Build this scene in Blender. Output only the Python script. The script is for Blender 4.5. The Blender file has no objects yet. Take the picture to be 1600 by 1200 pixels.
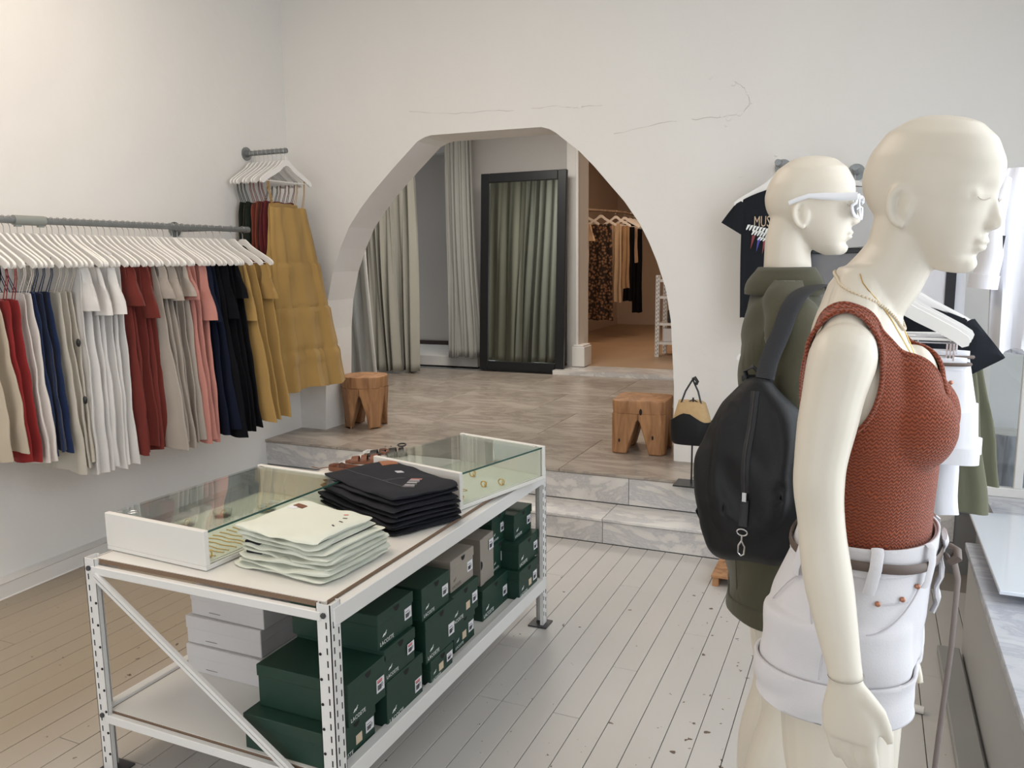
import bpy, bmesh, math, random
from math import sin, cos, pi, radians, sqrt, hypot
from mathutils import Vector, Matrix, noise as mnoise
random.seed(7)
SC = bpy.context.scene
COL = SC.collection
# ------------------------------------------------------------------ camera
F_PX, YAW, PITCH, ROLL, CAMH = 1260.0, -0.41823, 0.15178, -0.01118, 1.6
_f = Vector((sin(YAW)*cos(PITCH), cos(YAW)*cos(PITCH), -sin(PITCH)))
_r = Vector((cos(YAW), -sin(YAW), 0)); _u = _r.cross(_f)
CR = _r*cos(ROLL) + _u*sin(ROLL); CU = -_r*sin(ROLL) + _u*cos(ROLL); CF = _f
camd = bpy.data.cameras.new('camera'); cam = bpy.data.objects.new('camera', camd); COL.objects.link(cam)
camd.sensor_width = 36; camd.lens = 36*F_PX/1600; camd.clip_start = .05; camd.clip_end = 100
cam.matrix_world = Matrix(((CR.x, CU.x, -CF.x, 0), (CR.y, CU.y, -CF.y, 0), (CR.z, CU.z, -CF.z, CAMH), (0, 0, 0, 1)))
SC.camera = cam
# ------------------------------------------------------------------ light, world, exposure
w = bpy.data.worlds.new('world'); SC.world = w; w.use_nodes = True
bg = w.node_tree.nodes['Background']; bg.inputs['Color'].default_value = (.86, .93, 1, 1); bg.inputs['Strength'].default_value = 1.3
def area(name, loc, target, sx, sy, power, col=(1, 1, 1)):
    d = bpy.data.lights.new(name, 'AREA'); d.shape = 'RECTANGLE'; d.size = sx; d.size_y = sy; d.energy = power; d.color = col
    o = bpy.data.objects.new(name, d); COL.objects.link(o); o.location = loc
    o.rotation_euler = (Vector(target)-Vector(loc)).to_track_quat('-Z', 'Z').to_euler(); return o
area('window_daylight', (1.20, 2.0, 1.75), (-3, 2.0, 1.3), 5.0, 2.3, 66, (.95, .975, 1))
area('door_daylight', (-1.2, -1.9, 1.6), (-1.6, 4, 1.3), 3.2, 2.4, 20, (1, .97, .93))
area('ceiling_light', (-2.5, 1.9, 3.55), (-2.7, 1.9, 0), 1.6, 2.6, 40, (1, .84, .68))
area('fitting_ceiling_light', (-3.2, 6.6, 3.3), (-3.2, 6.6, 0), 1.5, 1.2, 62, (1, .94, .86))
area('back_room_light', (-2.6, 10.9, 3.2), (-2.9, 10.9, 0), .9, .9, 24, (1, .70, .48))
SC.view_settings.view_transform = 'Standard'; SC.view_settings.look = 'None'
SC.view_settings.gamma = 1; SC.view_settings.use_curve_mapping = False
SC.view_settings.exposure = 0.27
# ------------------------------------------------------------------ picture -> world at a known plane
def ray(x, y): return CR*((x-800)/F_PX) + CU*((600-y)/F_PX) + CF
def onz(x, y, z=0.):
    d = ray(x, y); t = (z-CAMH)/d.z; return Vector((d.x*t, d.y*t, z))
def P(x, y, Y):
    d = ray(x, y); t = Y/d.y; return Vector((d.x*t, Y, CAMH+d.z*t))
def PX(x, y, X):
    d = ray(x, y); t = X/d.x; return Vector((X, d.y*t, CAMH+d.z*t))
# ------------------------------------------------------------------ materials
MATS = {}
def mat(name, col, rough=.6, metal=0, bump=0, bscale=60, var=0, vscale=3, spec=.5, coat=0, sheen=0, kind=None):
    if name in MATS: return MATS[name]
    m = bpy.data.materials.new(name); m.use_nodes = True; nt = m.node_tree; N = nt.nodes; L = nt.links
    b = N['Principled BSDF']; b.inputs['Roughness'].default_value = rough; b.inputs['Metallic'].default_value = metal
    b.inputs['Specular IOR Level'].default_value = spec; b.inputs['Coat Weight'].default_value = coat
    b.inputs['Sheen Weight'].default_value = sheen
    b.inputs['Base Color'].default_value = (*col, 1); m.diffuse_color = (*col, 1)
    tc = N.new('ShaderNodeTexCoord')
    if var:
        n = N.new('ShaderNodeTexNoise'); n.inputs['Scale'].default_value = vscale; n.inputs['Detail'].default_value = 6
        L.new(tc.outputs['Object'], n.inputs['Vector'])
        mx = N.new('ShaderNodeMix'); mx.data_type = 'RGBA'
        mx.inputs['A'].default_value = tuple(max(0, c*(1-var)) for c in col)+(1,); mx.inputs['B'].default_value = tuple(min(1, c*(1+var)) for c in col)+(1,)
        L.new(n.outputs['Fac'], mx.inputs['Factor']); L.new(mx.outputs['Result'], b.inputs['Base Color'])
    if bump:
        if kind == 'weave':
            wv = N.new('ShaderNodeTexNoise'); wv.inputs['Scale'].default_value = bscale; wv.inputs['Detail'].default_value = 3
            mp = N.new('ShaderNodeMapping'); mp.inputs['Scale'].default_value = (1, 1, .25)
            L.new(tc.outputs['Object'], mp.inputs['Vector']); L.new(mp.outputs['Vector'], wv.inputs['Vector'])
        else:
            wv = N.new('ShaderNodeTexNoise'); wv.inputs['Scale'].default_value = bscale; wv.inputs['Detail'].default_value = 5
            L.new(tc.outputs['Object'], wv.inputs['Vector'])
        bp = N.new('ShaderNodeBump'); bp.inputs['Strength'].default_value = bump; bp.inputs['Distance'].default_value = .004 if bscale < 100 else .0012
        L.new(wv.outputs['Fac'], bp.inputs['Height']); L.new(bp.outputs['Normal'], b.inputs['Normal'])
    MATS[name] = m; return m
def cloth(name, col, var=.10): return mat('cloth_'+name, col, .85, bump=.35, bscale=160, var=var, vscale=7, spec=.15 if max(col) > .05 else .05, sheen=.15 if max(col) > .05 else 0, kind='weave')
def wallmat(name, col):
    m = mat(name, col, .7, var=.03, vscale=1.2, spec=.25); nt = m.node_tree; N = nt.nodes; L = nt.links; b = N['Principled BSDF']
    tc = N.new('ShaderNodeTexCoord')
    n1 = N.new('ShaderNodeTexNoise'); n1.inputs['Scale'].default_value = 2.2; n1.inputs['Detail'].default_value = 3
    n2 = N.new('ShaderNodeTexNoise'); n2.inputs['Scale'].default_value = 22; n2.inputs['Detail'].default_value = 5
    ad = N.new('ShaderNodeMath'); ad.operation = 'MULTIPLY_ADD'; ad.inputs[1].default_value = .08
    L.new(tc.outputs['Object'], n1.inputs['Vector']); L.new(tc.outputs['Object'], n2.inputs['Vector'])
    L.new(n2.outputs['Fac'], ad.inputs[0]); L.new(n1.outputs['Fac'], ad.inputs[2])
    bp = N.new('ShaderNodeBump'); bp.inputs['Strength'].default_value = .55; bp.inputs['Distance'].default_value = .03
    L.new(ad.outputs[0], bp.inputs['Height']); L.new(bp.outputs['Normal'], b.inputs['Normal']); return m
def marble(name, base, vein, scale=1.6, rough=.28):
    m = mat(name, base, rough); nt = m.node_tree; N = nt.nodes; L = nt.links; b = N['Principled BSDF']
    tc = N.new('ShaderNodeTexCoord'); mp = N.new('ShaderNodeMapping'); mp.inputs['Rotation'].default_value = (.3, .5, .6); mp.inputs['Scale'].default_value = (1, 2.6, 1.6)
    L.new(tc.outputs['Object'], mp.inputs['Vector'])
    n = N.new('ShaderNodeTexNoise'); n.inputs['Scale'].default_value = scale; n.inputs['Detail'].default_value = 9; n.inputs['Roughness'].default_value = .62; n.inputs['Distortion'].default_value = .9
    L.new(mp.outputs['Vector'], n.inputs['Vector'])
    ab = N.new('ShaderNodeMath'); ab.operation = 'SUBTRACT'; ab.inputs[1].default_value = .5; L.new(n.outputs['Fac'], ab.inputs[0])
    a2 = N.new('ShaderNodeMath'); a2.operation = 'ABSOLUTE'; L.new(ab.outputs[0], a2.inputs[0])
    cr = N.new('ShaderNodeValToRGB'); cr.color_ramp.elements[0].position = 0; cr.color_ramp.elements[1].position = .11
    mid = tuple((v*.35+c*.65) for v, c in zip(vein, base))
    cr.color_ramp.elements[0].color = (*mid, 1); cr.color_ramp.elements[1].color = (*base, 1)
    e = cr.color_ramp.elements.new(.012); e.color = (*tuple(v*.7+c*.3 for v, c in zip(vein, base)), 1)
    e = cr.color_ramp.elements.new(.04); e.color = (*tuple(v*.2+c*.8 for v, c in zip(vein, base)), 1)
    L.new(a2.outputs[0], cr.inputs['Fac']); 
    n2 = N.new('ShaderNodeTexNoise'); n2.inputs['Scale'].default_value = .9; L.new(tc.outputs['Object'], n2.inputs['Vector'])
    mx = N.new('ShaderNodeMix'); mx.data_type = 'RGBA'; mx.blend_type = 'MULTIPLY'
    cr2 = N.new('ShaderNodeValToRGB'); cr2.color_ramp.elements[0].color = (.82, .8, .78, 1); cr2.color_ramp.elements[1].color = (1, 1, 1, 1); cr2.color_ramp.elements[0].position = .35; cr2.color_ramp.elements[1].position = .6
    L.new(n2.outputs['Fac'], cr2.inputs['Fac']); mx.inputs['Factor'].default_value = 1
    L.new(cr.outputs['Color'], mx.inputs['A']); L.new(cr2.outputs['Color'], mx.inputs['B']); L.new(mx.outputs['Result'], b.inputs['Base Color']); return m
def glassmat(name, tint, ref=1.0):
    m = bpy.data.materials.new(name); m.use_nodes = True; nt = m.node_tree; N = nt.nodes; L = nt.links
    for n in list(N): N.remove(n)
    o = N.new('ShaderNodeOutputMaterial'); t = N.new('ShaderNodeBsdfTransparent'); t.inputs[0].default_value = (*tint, 1)
    g = N.new('ShaderNodeBsdfGlossy'); g.inputs['Roughness'].default_value = .015; g.inputs['Color'].default_value = (ref, ref, ref, 1)
    ge = N.new('ShaderNodeNewGeometry'); dt = N.new('ShaderNodeVectorMath'); dt.operation = 'DOT_PRODUCT'; L.new(ge.outputs['Normal'], dt.inputs[0]); L.new(ge.outputs['Incoming'], dt.inputs[1])
    def mth(op, a, b=None):
        n_ = N.new('ShaderNodeMath'); n_.operation = op
        for i_, q_ in enumerate((a, b)):
            if q_ is None: continue
            if isinstance(q_, (int, float)): n_.inputs[i_].default_value = q_
            else: L.new(q_, n_.inputs[i_])
        return n_.outputs[0]
    fres = mth('ADD', mth('MULTIPLY', mth('POWER', mth('SUBTRACT', 1.0, mth('ABSOLUTE', dt.outputs['Value'])), 4.0), .9), .045)
    mx = N.new('ShaderNodeMixShader')
    L.new(fres, mx.inputs[0]); L.new(t.outputs[0], mx.inputs[1]); L.new(g.outputs[0], mx.inputs[2]); L.new(mx.outputs[0], o.inputs[0])
    MATS[name] = m; return m
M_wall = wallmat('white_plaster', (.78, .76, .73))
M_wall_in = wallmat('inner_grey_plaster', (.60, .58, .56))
M_wall_warm = wallmat('warm_plaster', (.62, .52, .44))
M_ceil = mat('ceiling_paint', (.8, .79, .77), .8)
M_marble = marble('marble_riser', (.80, .775, .735), (.42, .42, .45), 1.5)
M_marble_top = marble('marble_floor', (.42, .365, .31), (.21, .17, .145), 2.0, .3)
M_ledge = marble('marble_ledge', (.60, .615, .66), (.36, .38, .45), 2.0, .2)
M_white = mat('white_metal', (.74, .73, .71), .42)
M_board = mat('white_laminate', (.74, .72, .68), .4)
M_chip = mat('chipboard_edge', (.20, .13, .085), .9, bump=.6, bscale=220, var=.4, vscale=260)
M_dark = mat('dark_metal', (.045, .045, .05), .5)
M_hole = mat('hole_black', (.012, .012, .012), .9)
M_pipe = mat('galvanised_pipe', (.26, .275, .28), .45, .75, bump=.2, bscale=40, var=.2, vscale=20)
M_chrome = mat('chrome', (.7, .7, .72), .18, 1)
M_hook = mat('steel_hook', (.5, .5, .5), .3, 1)
M_hang = mat('white_wood_hanger', (.78, .765, .74), .38)
M_gold = mat('gold', (.72, .48, .17), .28, 1)
M_brass = mat('copper_rivet', (.42, .20, .13), .4, .8)
M_green = mat('green_card', (.006, .036, .022), .55, var=.08, vscale=5)
M_beige = mat('grey_beige_card', (.30, .265, .225), .7)
M_wcard = mat('white_card', (.62, .60, .60), .6)
M_sticker = mat('sticker_paper', (.72, .71, .74), .6)
M_ink = mat('ink_black', (.02, .02, .025), .7)
M_inkw = mat('ink_white', (.78, .8, .78), .6)
M_inkr = mat('ink_red', (.55, .06, .05), .6)
M_inkb = mat('ink_blue', (.06, .06, .35), .6)
M_tan = mat('sticker_cream', (.62, .50, .36), .6)
M_frame = mat('black_frame', (.012, .013, .015), .35)
M_mirror = mat('mirror_glass', (.55, .60, .55), .02, 1)
M_glass = glassmat('case_glass', (.955, .978, .965), .9)
M_gedge = mat('glass_edge_green', (.04, .10, .085), .15)
M_wglass = glassmat('window_glass', (.95, .97, .98), .9)
M_leather = mat('black_bag', (.0065, .007, .008), .5, bump=.25, bscale=350, spec=.28)
M_strap = mat('black_strap', (.008, .009, .012), .6, bump=.4, bscale=300)
M_brown = mat('brown_leather', (.17, .06, .028), .5, bump=.3, bscale=120, var=.25, vscale=20)
M_beltm = mat('dark_brown_belt', (.095, .066, .052), .5)
def woodmat(name, a, b2, sc=5):
    m = mat(name, a, .6); nt = m.node_tree; N = nt.nodes; L = nt.links; b = N['Principled BSDF']
    tc = N.new('ShaderNodeTexCoord'); mp = N.new('ShaderNodeMapping'); mp.inputs['Scale'].default_value = (6, 6, .8); L.new(tc.outputs['Object'], mp.inputs['Vector'])
    n = N.new('ShaderNodeTexNoise'); n.inputs['Scale'].default_value = sc; n.inputs['Detail'].default_value = 8; n.inputs['Distortion'].default_value = 1.2
    L.new(mp.outputs['Vector'], n.inputs['Vector']); cr = N.new('ShaderNodeValToRGB'); cr.color_ramp.elements[0].color = (*b2, 1); cr.color_ramp.elements[1].color = (*a, 1)
    cr.color_ramp.elements[0].position = .33; cr.color_ramp.elements[1].position = .62
    L.new(n.outputs['Fac'], cr.inputs['Fac']); L.new(cr.outputs['Color'], b.inputs['Base Color'])
    bp = N.new('ShaderNodeBump'); bp.inputs['Strength'].default_value = .3; bp.inputs['Distance'].default_value = .004
    L.new(n.outputs['Fac'], bp.inputs['Height']); L.new(bp.outputs['Normal'], b.inputs['Normal']); return m
M_stool = woodmat('stool_wood', (.42, .215, .095), (.23, .105, .042), 3)
M_branch = woodmat('branch_wood', (.20, .14, .10), (.10, .07, .05))
M_log = woodmat('log_bark', (.26, .27, .29), (.12, .125, .14), 4)
M_logend = mat('log_cut', (.5, .49, .46), .7, var=.2, vscale=20)
# mannequin shell
M_skin = mat('mannequin_cream', (.62, .565, .475), .36, spec=.45)
# ------------------------------------------------------------------ object helpers
def tag(o, label=None, cat=None, group=None, kind=None):
    if label: o['label'] = label
    if cat: o['category'] = cat
    if group: o['group'] = group
    if kind: o['kind'] = kind
    return o
def thing(name, label, cat, loc=(0, 0, 0), rz=0, group=None):
    o = bpy.data.objects.new(name, None); COL.objects.link(o); o.location = loc; o.rotation_euler = (0, 0, rz)
    o.empty_display_size = .05
    return tag(o, label, cat, group)
def link(name, me, m=None, parent=None):
    if m is not None and not me.materials: me.materials.append(m)
    o = bpy.data.objects.new(name, me); COL.objects.link(o)
    if parent: o.parent = parent
    return o
def dup(root, loc=None, rot=None, label=None, group=None):
    r = root.copy(); COL.objects.link(r)
    if loc is not None: r.location = loc
    if rot is not None: r.rotation_euler = rot
    if label: r['label'] = label
    if group: r['group'] = group
    for ch in root.children:
        c = ch.copy(); COL.objects.link(c); c.parent = r
        for g in ch.children:
            d = g.copy(); COL.objects.link(d); d.parent = c
    return r
class MB:
    def __init__(s): s.v = []; s.f = []
    def add(s, V, Fc):
        n = len(s.v); s.v += [tuple(p) for p in V]; s.f += [tuple(i+n for i in f) for f in Fc]; return s
    def box(s, c, d, rz=0, tilt=None):
        hx, hy, hz = d[0]/2, d[1]/2, d[2]/2
        V = [Vector((x*hx, y*hy, z*hz)) for x in (-1, 1) for y in (-1, 1) for z in (-1, 1)]
        R = Matrix.Rotation(rz, 3, 'Z') if rz else None
        if tilt is not None: R = tilt
        V = [(R @ p if R is not None else p)+Vector(c) for p in V]
        return s.add(V, [(0, 1, 3, 2), (4, 6, 7, 5), (0, 4, 5, 1), (2, 3, 7, 6), (0, 2, 6, 4), (1, 5, 7, 3)])
    def box2(s, a, b): return s.box([(a[i]+b[i])/2 for i in range(3)], [abs(b[i]-a[i]) for i in range(3)])
    def rings(s, R, cap=True, closed=False):
        n = len(R[0]); V = [p for r in R for p in r]; Fc = []
        m = len(R)
        for i in range(m-1 if not closed else m):
            for j in range(n):
                a = i*n+j; b = i*n+(j+1) % n; c = ((i+1) % m)*n+(j+1) % n; d = ((i+1) % m)*n+j
                Fc.append((a, b, c, d))
        if cap and not closed:
            Fc.append(tuple(range(n-1, -1, -1))); Fc.append(tuple((m-1)*n+j for j in range(n)))
        return s.add(V, Fc)
    def tube(s, pts, r, n=8, cap=True, closed=False, flat=1.0, up=None):
        pts = [Vector(p) for p in pts]; m = len(pts); R = []; rr = r if hasattr(r, '__len__') else [r]*m
        prev = None
        for i in range(m):
            if closed: t = (pts[(i+1) % m]-pts[i-1])
            else: t = pts[min(i+1, m-1)]-pts[max(i-1, 0)]
            t.normalize()
            if up is not None: a = Vector(up) - t*t.dot(Vector(up))
            elif prev is None: a = Vector((0, 0, 1)).cross(t) if abs(t.z) < .9 else Vector((1, 0, 0)).cross(t)
            else: a = prev - t*t.dot(prev)
            if a.length < 1e-6: a = Vector((1, 0, 0))
            a.normalize(); prev = a; b = t.cross(a)
            R.append([pts[i]+a*(cos(2*pi*k/n)*rr[i])+b*(sin(2*pi*k/n)*rr[i]*flat) for k in range(n)])
        return s.rings(R, cap, closed)
    def lathe(s, prof, c=(0, 0, 0), n=20):
        return s.rings([[(c[0]+r*cos(2*pi*k/n), c[1]+r*sin(2*pi*k/n), c[2]+z) for k in range(n)] for r, z in prof])
    def ell(s, c, r, rot=None, nu=20, nv=12):
        R = []
        for i in range(nv+1):
            a = -pi/2 + pi*(i+.02 if i == 0 else (i-.02 if i == nv else i))/nv
            ring = []
            for k in range(nu):
                p = Vector((r[0]*cos(a)*cos(2*pi*k/nu), r[1]*cos(a)*sin(2*pi*k/nu), r[2]*sin(a)))
                if rot is not None: p = rot @ p
                ring.append(p+Vector(c))
            R.append(ring)
        return s.rings(R)
    def prism(s, poly, y0, y1, ax=1):
        def mk(a, b, t): return (a, t, b) if ax == 1 else ((t, a, b) if ax == 0 else (a, b, t))
        n = len(poly); V = [mk(a, b, y0) for a, b in poly]+[mk(a, b, y1) for a, b in poly]
        Fc = [tuple(range(n)), tuple(range(2*n-1, n-1, -1))]+[(i, (i+1) % n, n+(i+1) % n, n+i) for i in range(n)]
        return s.add(V, Fc)
    def mesh(s, name, smooth=False, bevel=0):
        me = bpy.data.meshes.new(name); me.from_pydata(s.v, [], s.f)
        bm = bmesh.new(); bm.from_mesh(me)
        if bevel:
            try: bmesh.ops.bevel(bm, geom=[e for e in bm.edges if e.calc_face_angle(0) > .6], offset=bevel, segments=1, affect='EDGES')
            except Exception: pass
        bmesh.ops.recalc_face_normals(bm, faces=bm.faces); bm.to_mesh(me); bm.free()
        if smooth:
            for p in me.polygons: p.use_smooth = True
            if smooth != 'all':
                try: me.set_sharp_from_angle(angle=radians(45))
                except Exception: pass
        me.update(); return me
    def build(s, name, m, parent=None, smooth=False, bevel=0): return link(name, s.mesh(name, smooth, bevel), m, parent)
def remesh(mb, voxel, smooth=4, f=.6):
    me = mb.mesh('tmp'); o = bpy.data.objects.new('tmp', me); COL.objects.link(o)
    md = o.modifiers.new('r', 'REMESH'); md.mode = 'VOXEL'; md.voxel_size = voxel; md.use_smooth_shade = True
    if smooth:
        sm = o.modifiers.new('s', 'SMOOTH'); sm.factor = f; sm.iterations = smooth
    dg = bpy.context.evaluated_depsgraph_get(); dg.update()
    out = bpy.data.meshes.new_from_object(o.evaluated_get(dg)); bpy.data.objects.remove(o); out.materials.clear()
    for p in out.polygons: p.use_smooth = True
    return out
def clipmesh(V, Fc, g):
    G = [g(p) for p in V]; nv = []; idx = {}; ec = {}; nf = []
    def vi(i):
        if i not in idx: idx[i] = len(nv); nv.append(V[i])
        return idx[i]
    def ei(a, b):
        k = (min(a, b), max(a, b))
        if k not in ec:
            t = G[a]/(G[a]-G[b]); ec[k] = len(nv); nv.append(V[a].lerp(V[b], t))
        return ec[k]
    for f in Fc:
        n = len(f); out = []
        for i in range(n):
            a, b = f[i], f[(i+1) % n]
            if G[a] >= 0: out.append(vi(a))
            if (G[a] >= 0) != (G[b] >= 0): out.append(ei(a, b))
        if len(out) > 2: nf.append(tuple(out))
    return nv, nf
def vf(me, off=0):
    V = [v.co + (v.normal*off) for v in me.vertices]; return V, [tuple(p.vertices) for p in me.polygons]
def shell(name, V, Fc, m, parent, thick=.003, smooth='all'):
    mb = MB(); mb.v = [tuple(p) for p in V]; mb.f = Fc
    me = bpy.data.meshes.new(name); me.from_pydata(mb.v, [], mb.f)
    for p in me.polygons: p.use_smooth = True
    o = link(name, me, m, parent)
    md = o.modifiers.new('s', 'SOLIDIFY'); md.thickness = thick; md.offset = 0; return o
def loops(V, Fc):
    cnt = {}
    for f in Fc:
        for i in range(len(f)):
            a, b = f[i], f[(i+1) % len(f)]; k = (min(a, b), max(a, b)); cnt.setdefault(k, []).append((a, b))
    nxt = {}
    for k, l in cnt.items():
        if len(l) == 1: nxt[l[0][0]] = l[0][1]
    out = []; seen = set()
    for s0 in list(nxt):
        if s0 in seen: continue
        L = []; c = s0
        while c in nxt and c not in seen: seen.add(c); L.append(V[c]); c = nxt[c]
        if len(L) > 12: out.append(L)
    return out
def smoothloop(L, it=3, step=1):
    L = [Vector(p) for p in L]
    for _ in range(it): L = [(L[i-1]+L[i]*2+L[(i+1) % len(L)])/4 for i in range(len(L))]
    return L[::step]
def textmesh(s, size, name='lettering'):
    c = bpy.data.curves.new('t', 'FONT'); c.body = s; c.size = size; c.extrude = size*.01; c.align_x = 'LEFT'; c.resolution_u = 2
    o = bpy.data.objects.new('t', c); COL.objects.link(o); dg = bpy.context.evaluated_depsgraph_get(); dg.update()
    me = bpy.data.meshes.new_from_object(o.evaluated_get(dg)); bpy.data.objects.remove(o); me.name = name; return me
# ================================================================== ROOM
Z1, Z2, YR1, YR2, YB = .149, .334, 4.234, 4.525, 4.97      # step heights, riser planes, back wall plane
HC = 3.7
def wx(y): return -3.865-.055*(y-2.4)                       # the left wall runs slightly askew
fl = MB().box2((-4.6, -2.2, -.06), (1.4, 5.0, -.02)).build('floor', mat('subfloor', (.26, .24, .21), .9)); tag(fl, kind='structure')
# painted floor boards
def plankmat():
    m = mat('painted_boards', (.52, .50, .475), .42, var=.06, vscale=2); nt = m.node_tree; N = nt.nodes; L = nt.links; b = N['Principled BSDF']
    geo = N.new('ShaderNodeNewGeometry')
    # worn flecks where the paint has chipped to wood, strongest along one strip of boards
    n = N.new('ShaderNodeTexNoise'); n.inputs['Scale'].default_value = 26; n.inputs['Detail'].default_value = 4; L.new(geo.outputs['Position'], n.inputs['Vector'])
    n2 = N.new('ShaderNodeTexNoise'); n2.inputs['Scale'].default_value = 1.1; L.new(geo.outputs['Position'], n2.inputs['Vector'])
    sx = N.new('ShaderNodeSeparateXYZ'); L.new(geo.outputs['Position'], sx.inputs[0])
    d = N.new('ShaderNodeMath'); d.operation = 'ADD'; d.inputs[1].default_value = .36; L.new(sx.outputs['X'], d.inputs[0])
    a = N.new('ShaderNodeMath'); a.operation = 'ABSOLUTE'; L.new(d.outputs[0], a.inputs[0])
    mr = N.new('ShaderNodeMapRange'); mr.inputs['From Min'].default_value = 0; mr.inputs['From Max'].default_value = .45; mr.inputs['To Min'].default_value = .055; mr.inputs['To Max'].default_value = 0; L.new(a.outputs[0], mr.inputs['Value'])
    ad = N.new('ShaderNodeMath'); ad.operation = 'ADD'; L.new(n.outputs['Fac'], ad.inputs[0]); L.new(mr.outputs[0], ad.inputs[1])
    ad2 = N.new('ShaderNodeMath'); ad2.operation = 'MULTIPLY_ADD'; ad2.inputs[1].default_value = .12; L.new(n2.outputs['Fac'], ad2.inputs[0]); L.new(ad.outputs[0], ad2.inputs[2])
    cr = N.new('ShaderNodeValToRGB'); cr.color_ramp.elements[0].position = .768; cr.color_ramp.elements[1].position = .785; cr.color_ramp.elements[0].color = (0, 0, 0, 1); cr.color_ramp.elements[1].color = (1, 1, 1, 1)
    L.new(ad2.outputs[0], cr.inputs['Fac'])
    # beige tint near the left wall: reflected warm light put into the board colour
    yl = N.new('ShaderNodeMapRange'); yl.inputs['From Min'].default_value = -1.9; yl.inputs['From Max'].default_value = -2.7; L.new(sx.outputs['X'], yl.inputs['Value'])
    my = N.new('ShaderNodeMix'); my.data_type = 'RGBA'; my.inputs['B'].default_value = (.36, .30, .225, 1)
    src = b.inputs['Base Color'].links[0].from_socket
    L.new(yl.outputs[0], my.inputs['Factor']); L.new(src, my.inputs['A'])
    mx = N.new('ShaderNodeMix'); mx.data_type = 'RGBA'; mx.inputs['B'].default_value = (.11, .075, .05, 1)
    L.new(cr.outputs['Color'], mx.inputs['Factor']); L.new(my.outputs['Result'], mx.inputs['A']); L.new(mx.outputs['Result'], b.inputs['Base Color']); return m
M_plank = plankmat()
pw = .1005; rs = random.Random(3); pmesh = {}
x = -.865-pw*32; k = 0
while x < 1.3:
    y = -.6; first = True
    while y < YR1-.01:
        ln = rs.choice([.7, 1.1, 1.5, 1.9, 2.3]) if first else rs.choice([1.6, 2.0, 2.4]); first = False; y2 = min(y+ln, YR1-.002)
        if YR1-y2 < .3: y2 = YR1-.002
        key = round(y2-y, 2)
        if key not in pmesh: pmesh[key] = MB().box((0, 0, -.010), (pw-.0026, y2-y-.002, .02)).mesh('floor_board', bevel=.0012)
        if x > -4.2: link('floor_board', pmesh[key], M_plank if not pmesh[key].materials else None, fl).location = (x+pw/2, (y+y2)/2, -rs.uniform(0, .0012))
        y = y2
    x += pw
# the far part of the floor behind the camera stays one painted sheet
tag(MB().box2((-4.4, -2.2, -.012), (1.4, -.6, -.001)).build('floor_behind', M_plank), kind='structure').name = 'floor_entrance'
tag(MB().box2((-9, -12, -.20), (12, -2.42, -.05)).box2((1.42, -2.42, -.20), (12, 12, -.05)).build('floor_pavement', mat('pavement', (.42, .41, .39), .8, var=.1, vscale=1.5)), kind='structure')
# steps and platform in marble slabs
cond = MB().box2((-4.2, YR1+.01, -.02), (-.66, YR2+.2, Z1-.02)).box2((-7, YR2+.01, -.02), (1.4, 8.9, Z2-.022)).build('platform_core', mat('core', (.2, .2, .2), .9))
tag(cond, kind='structure').name = 'floor_platform'
def slab(a, b, m, nm='marble_slab'):
    c = [(a[i]+b[i])/2 for i in range(3)]; o = MB().box((0, 0, 0), [b[i]-a[i]-.003 for i in range(3)]).build(nm, m, cond, bevel=.002); o.location = c; return o
xs = [-4.1, -3.2, -2.25, -1.33, -.66]
for i in range(4):
    slab((xs[i], YR1, 0), (xs[i+1], YR1+.02, Z1-.02), M_marble); slab((xs[i]-.0, YR1-.008, Z1-.02), (xs[i+1], YR2, Z1), M_marble)
xs = [-4.1, -3.0, -2.12, -1.26, -.40, .45]
for i in range(5):
    slab((xs[i], YR2, Z1), (xs[i+1], YR2+.02, Z2-.02), M_marble)
xs = [-4.1+.02, -3.35, -2.55, -1.7, -.9, -.1, .72]
ys = [YR2-.008, 5.4, 6.3, 7.2, 8.38]
for i in range(6): slab((xs[i], ys[0], Z2-.02), (xs[i+1], ys[1], Z2), M_marble_top, 'floor_slab')
for j in range(1, 4):
    for i in range(7):
        a = -6.4+.95*i+(.4 if j % 2 else 0); slab((a, ys[j], Z2-.02), (a+.95, ys[j+1], Z2), M_marble_top, 'floor_slab')
# left wall, slightly askew, with a shallow ledge at its foot
lw = MB(); lw.prism([(wx(-2.3), -2.3), (wx(5), 5.0), (wx(5)-.3, 5.0), (wx(-2.3)-.3, -2.3)], 0, HC, ax=2)
lw = tag(lw.build('wall_left', M_wall), kind='structure')
pl = MB(); pl.prism([(wx(-2.3)+.10, -2.3), (wx(YR1)+.075, YR1-.002), (wx(YR1)-.01, YR1-.002), (wx(-2.3)-.01, -2.3)], 0, .078, ax=2)
tag(pl.build('baseboard_left', M_wall, bevel=.006), kind='structure')
# back wall with the big faceted arch
ARCH = [(-3.778, .334), (-3.757, .69), (-3.735, 1.10), (-3.707, 1.32), (-3.649, 1.532), (-3.575, 1.70), (-3.491, 1.853), (-3.39, 1.975), (-3.288, 2.08), (-3.096, 2.251), (-2.90, 2.415), (-2.84, 2.440), (-2.79, 2.449), (-2.373, 2.447), (-1.985, 2.443), (-1.93, 2.427), (-1.887, 2.402), (-1.728, 2.278), (-1.63, 2.18), (-1.538, 2.076), (-1.43, 1.955), (-1.33, 1.815), (-1.27, 1.70), (-1.222, 1.59), (-1.163, 1.422), (-1.127, 1.225), (-1.111, .986), (-1.099, .805), (-1.092, .334)]
TW = .33; bw = MB(); n = len(ARCH)
XL, XR = -4.3, 1.4
V = []
for (x, z) in ARCH: V += [(x, YB, z), (x, YB+TW, z), (x, YB, HC), (x, YB+TW, HC)]
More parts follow.
